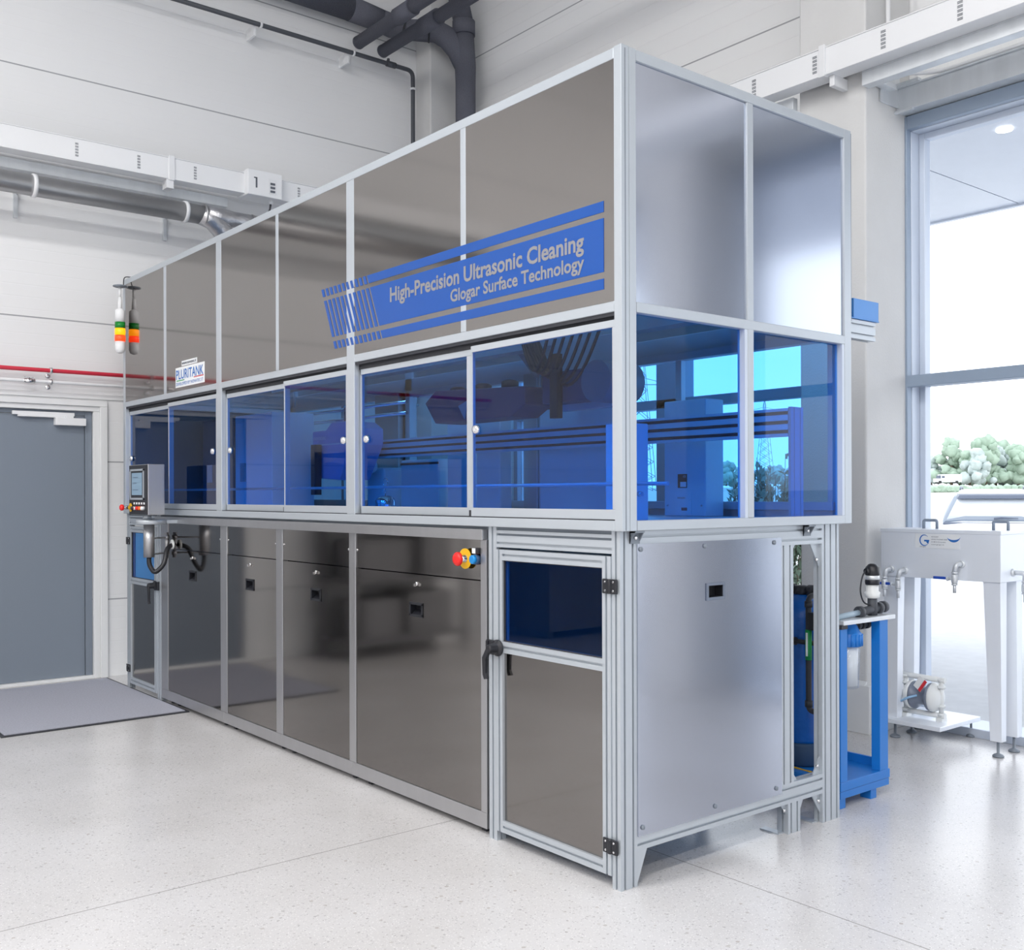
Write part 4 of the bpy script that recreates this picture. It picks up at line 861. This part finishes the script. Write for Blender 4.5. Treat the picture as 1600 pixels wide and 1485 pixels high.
# filter housing under the shelf
t = thing('filter_housing', (-.16, 1.70, .55), 'clear filter housing with blue ribbed cap hanging under the trolley shelf', 'filter')
fx, fy = -.165, 1.715
bm = B(); lathe(bm, [(.048, 0), (.052, .004), (.060, .24)], (fx, fy, .550), 'z', 28); obj('filter_bowl', bm, M_tubeclr, t, label='clear filter bowl')
obj('filter_cartridge', lathe(B(), [(.046, 0), (.050, .225)], (fx, fy, .562), 'z', 28), M_cream, t, label='white wound cartridge')
bm = B(); lathe(bm, [(.064, 0), (.068, .004), (.068, .062), (.06, .068), (.045, .10), (.03, .112)], (fx, fy, .755), 'z', 24)
for k in range(18):
    a = 2*PI*k/18; c, s_ = math.cos(a), math.sin(a); tube(bm, [(fx+c*.068, fy+s_*.068, .758), (fx+c*.068, fy+s_*.068, .815)], .005, 6)
obj('filter_cap', bm, M_cart, t, label='blue ribbed cap')
bm = B(); tube(bm, [(fx, fy+.05, .845), (fx, fy+.20, .85)], .018, 12); 
for q in (.08, .12, .16): lathe(bm, [(.025, -.012), (.025, .012)], (fx, fy+q, .85), 'y', 14)
obj('outlet_fitting', bm, M_dark, t)
# solenoid valve on the shelf
t = thing('flow_valve', (-.10, 1.84, .893), 'black and white valve head on a pipe tee lying on top of the trolley shelf', 'valve')
vx, vy = -.135, 1.885
bm = B(); tube(bm, [(vx, 1.56, .905), (vx, 1.80, .917)], .014, 12); obj('inlet_pipe', bm, pbr('green_pipe', srgb(165, 185, 200), .4, noise=.03), t)
bm = B(); tube(bm, [(vx, 1.76, .916), (vx, 1.99, .93)], .020, 14)
for q, z in ((1.775, .917), (1.94, .926), (1.98, .929)): lathe(bm, [(.029, -.012), (.029, .012)], (vx, q, z), 'y', 16)
tube(bm, [(vx, vy, .895), (vx, vy, .985)], .024, 14); obj('pipe_tee', bm, M_pvc, t)
obj('valve_body', lathe(B(), [(.024, 0), (.036, .006), (.038, .030), (.030, .036), (.030, .07)], (vx, vy, .978), 'z', 20), M_cream, t)
bm = B(); lathe(bm, [(.034, 0), (.036, .012), (.036, .022), (.033, .026)], (vx, vy, 1.046), 'z', 20); lathe(bm, [(.032, .045), (.035, .05), (.034, .085), (.02, .10), (.01, .104)], (vx, vy, 1.046), 'z', 20); cyl(bm, (vx, vy, 1.11), (vx-.01, vy-.045, 1.115), .014, 10); obj('valve_actuator', bm, M_black, t)
obj('valve_band', lathe(B(), [(.0345, .025), (.0345, .046)], (vx, vy, 1.046), 'z', 20), M_galv, t)
obj('sensor_cable', tube(B(), bend([(vx-.01, vy-.045, 1.115), (vx, vy-.09, 1.09), (vx, vy-.11, 1.02), (vx, vy-.08, .96), (vx, vy-.02, .945)], .05, 5), .004, 8), M_dark, t)

# ================================================================== STAINLESS TANK ON LEGS
t = thing('stainless_tank', (-.43, 3.15, 0), 'wide satin steel tank on four tapered legs in front of the bright window', 'tank')
ax0, ax1, ay0, ay1 = -.797, -.056, 3.05, 3.335
obj('tank_body', box(B(), ax0, ax1, ay0, ay1, .993, 1.268), M_tank, t, .003)
obj('tank_lid', box(B(), ax0-.004, ax1+.004, ay0-.004, ay1+.004, 1.262, 1.284), M_tank, t, .003)
for x in (-.595, -.165):
    bm = B(); tube(bm, bend([(x, 3.19-.0, 1.284), (x, 3.19, 1.335), (x+.085, 3.19, 1.335), (x+.085, 3.19, 1.284)], .012, 4), .009, 8); obj('lid_handle', bm, pbr('handle_grey', (.25, .30, .38, 1), .4, noise=.03), t)
for x0, x1, xb0, xb1, y0, y1 in ((-.790, -.690, -.765, -.705, ay0+.01, ay0+.085), (-.163, -.063, -.130, -.063, ay0+.01, ay0+.085), (-.790, -.690, -.765, -.705, ay1-.085, ay1-.01), (-.163, -.063, -.130, -.063, ay1-.085, ay1-.01)):
    bm = B(); T_ = [bm.verts.new(p) for p in ((x0, y0, .993), (x1, y0, .993), (x1, y1, .993), (x0, y1, .993))]; Bt = [bm.verts.new(p) for p in ((xb0, y0+.01, .09), (xb1, y0+.01, .09), (xb1, y1-.01, .09), (xb0, y1-.01, .09))]
    bm.faces.new(T_); bm.faces.new(Bt[::-1])
    for k in range(4): bm.faces.new((T_[k], Bt[k], Bt[(k+1) % 4], T_[(k+1) % 4]))
    bmesh.ops.recalc_face_normals(bm, faces=bm.faces[:]); lg = obj('tank_leg', bm, M_tank, t, .002)
    cxm, cym = (xb0+xb1)/2, (y0+y1)/2
    obj('levelling_foot', lathe(B(), [(.030, 0), (.032, .006), (.026, .014), (.008, .022), (.008, .09)], (cxm, cym, 0), 'z', 18), M_alud, lg, label='round levelling foot')
lb = obj('front_label', box(B(), -.571, -.293, ay0-.0018, ay0-.0004, 1.173, 1.258), M_label, t, label='white and blue maker label')
bm = B()
arc = [(-.513+.030*math.cos(a), 1.219+.034*math.sin(a)) for a in [math.radians(d) for d in range(40, 330, 10)]]
for i in range(len(arc)-1):
    w0 = .010*math.sin(PI*i/(len(arc)-1))+.003
    p, q = arc[i], arc[i+1]; c = (-.513, 1.219)
    sc_ = lambda u, r: (c[0]+(u[0]-c[0])*(1-r), c[1]+(u[1]-c[1])*(1-r))
    prism(bm, [p, q, sc_(q, w0*18), sc_(p, w0*18)], 'y', ay0-.0026, ay0-.0016)
prism(bm, [(-.513, 1.222), (-.480, 1.222), (-.487, 1.198), (-.497, 1.205), (-.500, 1.212), (-.513, 1.212)], 'y', ay0-.0026, ay0-.0016)
obj('round_emblem', bm, M_inkb, lb)
bm = B()
pa = [(-.330+.042*math.cos(math.radians(d)), 1.252+.040*math.sin(math.radians(d))) for d in range(200, 350, 12)]
for i in range(len(pa)-1):
    w_ = .014*math.sin(PI*(i+.5)/(len(pa)-1)); prism(bm, [pa[i], pa[i+1], (pa[i+1][0], pa[i+1][1]+w_), (pa[i][0], pa[i][1]+w_)], 'y', ay0-.0026, ay0-.0016)
obj('swoosh', bm, M_inkb, lb)
for s_, z_, w_ in (('GLOGAR', 1.238, .045), ('UMWELTTECHNIK GMBH', 1.223, .10), ('A-4810 Gmunden', 1.208, .09), ('www.glogar.at', 1.193, .08)): text('label_print', s_, w_, .006, M_ink, lb, (-.468, ay0-.0022, z_), (1, 0, 0), (0, 0, 1))
text('label_print', 'Glogar', .04, .006, M_ink, lb, (-.54, ay0-.0022, 1.179), (1, 0, 0), (0, 0, 1))
def tap(x, z, hand, lab, face='y', yb=None):
    """elbow, ball valve body, spout and (on some) a blue lever"""
    bm = B(); y = ay0
    if face == 'y':
        lathe(bm, [(.022, -.001), (.022, -.008), (.015, -.012)], (x+.018, y, z), 'y', 18)
        tube(bm, bend([(x+.018, y-.008, z), (x+.010, y-.05, z), (x, y-.05, z-.045)], .03, 5), .0135, 12); px, py = x, y-.05
    else:
        lathe(bm, [(.022, .001), (.022, .01), (.015, .014)], (ax1, yb, z), 'x', 18)
        tube(bm, bend([(ax1+.008, yb, z), (ax1+.07, yb, z), (ax1+.07, yb, z-.045)], .03, 5), .0135, 12); px, py = ax1+.07, yb
    lathe(bm, [(.017, 0), (.017, .010), (.014, .012)], (px, py, z-.055), 'z', 14); lathe(bm, [(.014, 0), (.018, .010), (.018, .045), (.014, .055)], (px, py, z-.112), 'z', 14); lathe(bm, [(.017, 0), (.017, .008)], (px, py, z-.12), 'z', 14); tube(bm, [(px, py, z-.165), (px, py, z-.11)], .0095, 12)
    if hand: cyl(bm, (px, py, z-.085), (px-.045, py, z-.085), .009, 10); lathe(bm, [(.013, -.004), (.013, .004)], (px-.042, py, z-.085), 'x', 10)
    v = obj('drain_tap', bm, M_galv, t, label=lab)
    if hand: obj('tap_lever', box(B(), px-.125, px-.05, py-.012, py-.004, z-.090, z-.074), pbr('lever_blue', srgb(40, 80, 180), .4, noise=.02), v, .002, 'blue lever')
tap(-.745, 1.036, False, 'steel drain tap, left of the close pair'); tap(-.655, 1.033, True, 'steel drain tap with blue lever, right of the close pair'); tap(-.300, 1.088, True, 'steel drain tap with blue lever, on its own')
tap(0, 1.045, False, 'steel drain tap on the right end', 'x', 3.19)
# pump on a low plate
t = thing('diaphragm_pump', (-.62, 3.2, .1), 'white and grey double diaphragm pump on a low plate behind the left tank leg', 'pump')
obj('pump_shelf', box(B(), -.80, -.40, 3.02, 3.50, .098, .125), M_tank, t, .003)
for x, y in ((-.76, 3.42), (-.44, 3.46)): obj('shelf_foot', lathe(B(), [(.028, 0), (.03, .006), (.024, .014), (.007, .022), (.007, .098)], (x, y, 0), 'z', 16), M_alud, t)
pc = (-.60, 3.19, .262)
obj('centre_block', lathe(B(), [(.060, -.07), (.082, -.065), (.085, -.045), (.055, -.03), (.055, .03), (.085, .045), (.082, .065), (.06, .07)], pc, 'x', 28), pbr('pump_grey', (.20, .23, .30, 1), .4, noise=.05), t, label='grey pump centre')
for s_ in (-1, 1): obj('diaphragm_cover', lathe(B(), [(.086, s_*.062), (.088, s_*.07), (.080, s_*.09), (.045, s_*.115), (.02, s_*.12)], pc, 'x', 28), M_cream, t, label='white round end cover')
bm = B()
for s_ in (-1, 1):
    tube(bm, [(pc[0]+s_*.115, pc[1], .16), (pc[0]+s_*.115, pc[1], .375)], .015, 12)
    for z in (.165, .215, .33, .372): lathe(bm, [(.023, -.008), (.023, .008)], (pc[0]+s_*.115, pc[1], z), 'z', 14)
tube(bm, [(pc[0]-.17, pc[1], .378), (pc[0]+.14, pc[1], .372)], .017, 12); tube(bm, [(pc[0]-.13, pc[1], .158), (pc[0]+.14, pc[1], .158)], .017, 12)
for s_ in (-1, 1): box(bm, pc[0]+s_*.115-.02, pc[0]+s_*.115+.02, pc[1]-.03, pc[1]+.03, .125, .145)
obj('manifold', bm, M_cream, t, label='white manifold tubes')
bm = B(); tube(bm, bend([(pc[0]-.17, pc[1]-.02, .30), (pc[0]-.15, pc[1]-.06, .20), (pc[0]-.05, pc[1]-.10, .255), (pc[0]-.01, pc[1]-.06, .27)], .04, 4), .007, 8); obj('air_hose', bm, pbr('pale_blue_hose', srgb(150, 190, 225), .4, noise=.02), t)
bm = B(); o = obj('warning_tag', prism(bm, [(-.615, .335), (-.570, .300), (-.525, .365), (-.570, .400)], 'y', 3.098, 3.100), M_label, t); obj('tag_stripe', prism(B(), [(-.585, .312), (-.570, .300), (-.525, .365), (-.540, .377)], 'y', 3.0965, 3.098), M_inkr, o)

# ================================================================== OUTSIDE
struct('ground_paving', box(B(), -60, 40, YB+.12, 26, -.2, -.04), M_asph)
bm = B(); v = [bm.verts.new(p) for p in ((-420, 26, -.05), (160, 26, -.05), (160, 120, .9), (-420, 120, .9), (160, 420, 4.6), (-420, 420, 4.6))]
bm.faces.new(v[:4]); bm.faces.new((v[3], v[2], v[4], v[5])); v2 = [bm.verts.new(p) for p in ((-60, 26, -.05), (-60, 3, -.05), (-420, 3, -.05))]; bm.faces.new((v[0], v2[0], v2[1], v2[2]))
bmesh.ops.recalc_face_normals(bm, faces=bm.faces[:]); struct('ground_meadow', bm, M_field)
bm = B(); box(bm, -9, -1.97-.004, 4.1, 7.39, 4.30, 4.36); box(bm, -1.96, 1.6, 4.1, 7.39, 4.30, 4.36); box(bm, 1.614, 9, 4.1, 7.39, 4.30, 4.36); box(bm, -9, 9, 7.39, 7.45, 4.28, 4.55); box(bm, -9, 9, 4.0, 7.4, 4.36, 4.55)
o = obj('canopy_roof', bm, M_soffit, None); tag(o, 'pale canopy soffit outside above the tall window', 'canopy'); o['kind'] = 'structure'
dl = obj('downlight', lathe(B(), [(.06, 0), (.06, -.012), (.05, -.014)], (-1.07, 5.23, 4.30), 'z', 28), pbr('downlight_glow', (1, 1, 1, 1), .4, emit=4)); tag(dl, 'round lit downlight in the canopy outside the window', 'lamp')
def tree(x, y, z, h, r, lab, mat, n=9, grp='trees on the horizon'):
    t = thing('tree', (x, y, z), lab, 'tree', grp)
    obj('trunk', tube(B(), [(x, y, z-.3), (x, y, z+h*.5)], r*.07, 8), M_bark, t)
    bm = B()
    for k in range(n*5):
        a = random.uniform(0, 2*PI); d = random.uniform(0, r*.75); q_ = random.random(); d *= 1.15-.75*q_; c = Vector((x+math.cos(a)*d, y+math.sin(a)*d, z+h*(.08+.82*q_))); rr = r*random.uniform(.13, .28)
        g = bmesh.ops.create_icosphere(bm, subdivisions=2, radius=rr)
        for vv in g['verts']: vv.co = vv.co*(1+random.uniform(-.30, .30))+c
    for f_ in bm.faces: f_.smooth = True
    obj('crown', bm, mat, t)
    return t
def atdir(px, dep, z):   # place far scenery along a compass direction from the hall
    v = Fv+Rv*((px-800)/FPX); return (2.75+v.x*dep, -2.76+v.y*dep, z)
random.seed(3)
TL = ['smallest pale tree, left end of the horizon trees by the window frame', 'low pale tree above the left end of the white van', 'tall rounded tree left of the van roof end', 'pale tree just right of the white van', 'broad low tree in the left half of the horizon trees', 'low tree left of the tallest horizon tree', 'tallest dark green tree on the horizon above the car', 'pale tree just right of the tallest horizon tree', 'tall hazy tree above the middle of the car roof', 'low pale tree above the right half of the car roof', 'rounded tree above the right end of the spoiler', 'tree at the right edge of the picture', 'broad tree through the left side pane, middle one', 'tree through the left side pane, leftmost', 'tree through the left side pane, beside the dividing post', 'tree behind the column and right side pane', 'broad tree behind the distant lattice pylon', 'tree behind the right edge of the right side pane']
for i, (px, dep, h, r) in enumerate(((1445, 300, 6.5, 4.5), (1455, 295, 8, 5), (1487, 290, 12.5, 6), (1500, 300, 8, 7), (1515, 285, 9.5, 6), (1527, 280, 9, 6), (1540, 290, 13.5, 7), (1556, 300, 11, 6), (1566, 310, 13, 7), (1580, 300, 10, 7), (1592, 290, 11, 7), (1605, 300, 10, 7), (1135, 300, 6.5, 5), (1112, 290, 7, 5), (1160, 310, 5, 4.5), (1310, 300, 6, 5), (1210, 310, 5.5, 5), (1238, 310, 5, 5))):
    x, y, z = atdir(px, dep, 4.0)
    tree(x, y, z, h, r, TL[i], (M_leaf, M_leaf2)[i % 2], 9, 'horizon trees beyond the car' if px > 1400 else 'horizon trees behind the blue panes')
# roadside hedge strip
x0, y0, _ = atdir(1430, 190, 0); x1, y1, _ = atdir(1620, 190, 0)
bm = B()
for k in range(70):
    q = k/69; c = Vector((x0+(x1-x0)*q, y0+(y1-y0)*q, 2.15+random.uniform(-.2, .2)))
    g = bmesh.ops.create_icosphere(bm, subdivisions=1, radius=random.uniform(.5, .95))
    for vv in g['verts']: vv.co = vv.co*(1+random.uniform(-.2, .2))+c
o = obj('hedge', bm, M_leaf, None); tag(o, 'low green hedge strip along the road beyond the car', 'hedge', kind='stuff')
# van on the road
vx_, vy_, vz_ = atdir(1480, 250, 3.78)
t = thing('delivery_van', (vx_, vy_, vz_), 'small white van far away on the road left of the car roof', 'van')
d = Vector((-Fv.y, Fv.x, 0))*-1
def vb(bm, u0, u1, w, z0, z1):
    n_ = Vector((Fv.x, Fv.y, 0)); c0 = Vector((vx_, vy_, 0))
    ps = [c0+d*u+n_*s for u, s in ((u0, -w), (u1, -w), (u1, w), (u0, w))]
    prism(bm, [(p.x, p.y) for p in ps], 'z', vz_+z0, vz_+z1)
bm = B(); vb(bm, -1.9, 3.1, 1, .35, 2.2); vb(bm, -3.0, -1.9, 1, .35, 1.2); obj('van_body', bm, M_carp, t)
bm = B(); vb(bm, -2.3, -1.9, .9, 1.2, 1.9); vb(bm, -1.7, -1.0, 1.02, 1.3, 1.8); obj('van_window', bm, M_cdark, t)
for u in (-2.1, 1.9):
    bm = B(); vb(bm, u-.35, u+.35, 1.03, 0, .65); obj('wheel', bm, M_tyre, t)
# car seen from behind
def car():
    cx_, cy_, _ = atdir(1551, 18.9, 0)
    t = thing('parked_car', (cx_, cy_, -.04), 'white estate car parked outside, seen from behind over the steel tank', 'car')
    fw = Vector((cx_-2.75, cy_+2.76, 0)).normalized(); rt = Vector((fw.y, -fw.x, 0)); o_ = Vector((cx_, cy_, -.04))
    def pt(u, v, z): return o_+rt*u+fw*v+Vector((0, 0, z))
    def loft(secs, mat, name, bev=0, lab=None, smooth=True):
        bm = B(); R_ = [[bm.verts.new(pt(*p)) for p in s_] for s_ in secs]; fs = []
        for i in range(len(R_)-1):
            for k in range(len(R_[0])): f_ = bm.faces.new((R_[i][k], R_[i][(k+1) % len(R_[0])], R_[i+1][(k+1) % len(R_[0])], R_[i+1][k])); f_.smooth = smooth; fs.append(f_)
        fs.append(bm.faces.new(R_[0])); fs.append(bm.faces.new(R_[-1])); bmesh.ops.recalc_face_normals(bm, faces=fs)
        return obj(name, bm, mat, t, bev, lab)
    def sec(v, wb, wt, z0, zm, z1): return [(-wb, v, z0), (-wb*1.02, v, zm), (-wt, v, z1), (-wt*.6, v, z1+.03), (wt*.6, v, z1+.03), (wt, v, z1), (wb*1.02, v, zm), (wb, v, z0)]
    loft([sec(-.02, .84, .80, .30, .62, .93), sec(.12, .90, .86, .25, .66, 1.0), sec(2.4, .91, .88, .25, .68, .98), sec(4.3, .90, .82, .25, .66, .86), sec(4.55, .80, .70, .32, .55, .70)], M_carp, 'car_body')
    loft([sec(.10, .84, .80, .90, .96, 1.02), sec(.42, .80, .66, .95, 1.2, 1.47), sec(.9, .80, .62, .95, 1.2, 1.555), sec(2.2, .80, .60, .95, 1.2, 1.56), sec(3.3, .82, .78, .90, .94, 1.0)], M_cglass, 'car_cabin', label='glazed cabin')if False else loft([sec(.10, .84, .80, .90, .96, 1.02), sec(.42, .80, .66, .95, 1.2, 1.47), sec(.9, .80, .62, .95, 1.2, 1.555), sec(2.2, .80, .60, .95, 1.2, 1.56), sec(3.3, .82, .78, .90, .94, 1.0)], M_cglass, 'car_cabin', 0, 'glazed cabin')
    loft([[(-.60, .36, 1.49), (.60, .36, 1.49), (.60, 2.6, 1.53), (-.60, 2.6, 1.53)], [(-.56, .40, 1.60), (.56, .40, 1.60), (.54, 2.4, 1.62), (-.54, 2.4, 1.62)]], M_carp, 'car_roof', .03)
    loft([[(-.60, .20, 1.43), (.60, .20, 1.43), (.62, .48, 1.45), (-.62, .48, 1.45)], [(-.56, .24, 1.50), (.56, .24, 1.50), (.60, .48, 1.54), (-.60, .48, 1.54)]], M_cdark, 'spoiler', .01, 'dark roof spoiler')
    loft([[(-.84, .02, .955), (.84, .02, .955), (.84, .10, .955), (-.84, .10, .955)], [(-.84, .04, 1.00), (.84, .04, 1.00), (.84, .12, 1.00), (-.84, .12, 1.00)]], M_cdark, 'window_sill_trim', .01)
    loft([[(-.80, .10, 1.0), (.80, .10, 1.0), (.80, .13, 1.0), (-.80, .13, 1.0)], [(-.60, .27, 1.43), (.60, .27, 1.43), (.60, .30, 1.43), (-.60, .30, 1.43)]], pbr('reflection_pale_glass', (.75, .79, .84, 1), .1, spec=.8, noise=.02), 'rear_window', 0, 'rear window with a pale reflection in its colour')  # pale reflection painted into the glass colour
    for s_ in (-1, 1):
        loft([[(s_*.66, -.02, .62), (s_*.84, .0, .62), (s_*.85, .12, .62), (s_*.70, .12, .62)], [(s_*.66, .0, .84), (s_*.85, .02, .84), (s_*.86, .14, .84), (s_*.70, .12, .84)]], M_inkr, 'tail_light', .01)
        for v_ in (.75, 3.55): loft([[(s_*.70+.0, v_+.33*math.cos(a), .33+.33*math.sin(a)) for a in [2*PI*k/20 for k in range(20)]], [(s_*.90, v_+.33*math.cos(a), .33+.33*math.sin(a)) for a in [2*PI*k/20 for k in range(20)]]], M_tyre, 'wheel')
        bm = B(); tube(bm, bend([pt(s_*.56, .8, 1.60), pt(s_*.56, .95, 1.655), pt(s_*.56, 2.3, 1.66), pt(s_*.56, 2.5, 1.60)], .1), .016, 8); obj('roof_rail', bm, M_cdark, t)
    bm = B(); tube(bm, [pt(.02, .055, 1.065), pt(.14, .06, 1.085), pt(.42, .07, 1.075)], [.022, .018, .006], 8); obj('rear_wiper', bm, M_cdark, t)
    loft([[(-.86, -.08, .30), (.86, -.08, .30), (.88, .10, .30), (-.88, .10, .30)], [(-.84, -.06, .58), (.84, -.06, .58), (.86, .10, .58), (-.86, .10, .58)]], M_cdark, 'rear_bumper', .02)
car()
# bushes outside window_2
def bush(px, dep, h, w, lab, n=60):
    x, y, _ = atdir(px, dep, 0)
    t = thing('bush', (x, y, -.05), lab, 'bush')
    sm = B(); lf = B()
    for k in range(n):
        a = random.uniform(0, 2*PI); r_ = w*math.sqrt(random.random()); hh = h*(1-.16*(r_/w))*random.uniform(.80, 1.03); bx_, by_ = x+math.cos(a)*r_*.35, y+math.sin(a)*r_*.35; tx_, ty_ = x+math.cos(a)*r_, y+math.sin(a)*r_
        tube(sm, [(bx_, by_, -.05), ((bx_+tx_)/2, (by_+ty_)/2, hh*.5), (tx_, ty_, hh)], .008, 4, .003)
        for q in range(44):
            f_ = random.uniform(.35, 1); px_ = Vector((bx_+(tx_-bx_)*f_, by_+(ty_-by_)*f_, hh*f_)); dr_ = Vector((random.uniform(-1, 1), random.uniform(-1, 1), random.uniform(.3, 1.3))).normalized(); sd = dr_.cross(Vector((random.random(), random.random(), .2))).normalized(); L_ = random.uniform(.05, .11)
            vs = [lf.verts.new(px_), lf.verts.new(px_+dr_*L_*.5+sd*.024), lf.verts.new(px_+dr_*L_), lf.verts.new(px_+dr_*L_*.5-sd*.024)]; lf.faces.new(vs)
    obj('stems', sm, M_bark, t); obj('foliage', lf, M_leaf, t)
bush(1217, 10.6, 2.0, .55, 'tall spiky bush outside, seen through the right side pane', 80)
bush(1150, 9.6, 1.52, .38, 'low bush outside, seen through the left side pane', 40)
# pylons
def pylon(px, dep, h, w, lab):
    x, y, z = atdir(px, dep, 2.0); t = thing('lattice_pylon', (x, y, z), lab, 'pylon'); bm = B(); rr = .10*h/40
    r_ = Vector((Rv.x, Rv.y, 0)).normalized(); f_ = Vector((Fv.x, Fv.y, 0)).normalized(); c = Vector((x, y, z))
    def q(u, v, zz): return c+r_*u+f_*v+Vector((0, 0, zz))
    N = 12
    for su, sv in ((-1, -1), (1, -1), (1, 1), (-1, 1)): tube(bm, [q(su*w, sv*w, 0), q(su*w*.35, sv*w*.35, h*.7), q(0, 0, h)], rr, 4)
    for k in range(N):
        f0, f1 = k/N, (k+1)/N; w0, w1 = w*(1-.93*f0), w*(1-.93*f1)
        for sv in (-1, 1): tube(bm, [q(-w0, sv*w0, h*f0), q(w1, sv*w1, h*f1)], rr*.7, 4); tube(bm, [q(w0, sv*w0, h*f0), q(-w1, sv*w1, h*f1)], rr*.7, 4)
    obj('lattice_mast', bm, M_pylon, t)
    for zz, a in ((.62, 1.0), (.74, 1.3), (.86, .9)):
        b_ = B(); tube(b_, [q(-w*2.1*a, 0, h*zz), q(w*2.1*a, 0, h*zz)], rr, 4); tube(b_, [q(-w*2.1*a, 0, h*zz), q(0, 0, h*(zz+.045))], rr*.7, 4); tube(b_, [q(w*2.1*a, 0, h*zz), q(0, 0, h*(zz+.045))], rr*.7, 4); obj('cross_arm', b_, M_pylon, t)
pylon(1195, 300, 27, 2.6, 'distant lattice pylon behind the bush, through the right side pane')
pylon(1000, 170, 28, 2.4, 'nearer lattice pylon at the left edge of the side panes')
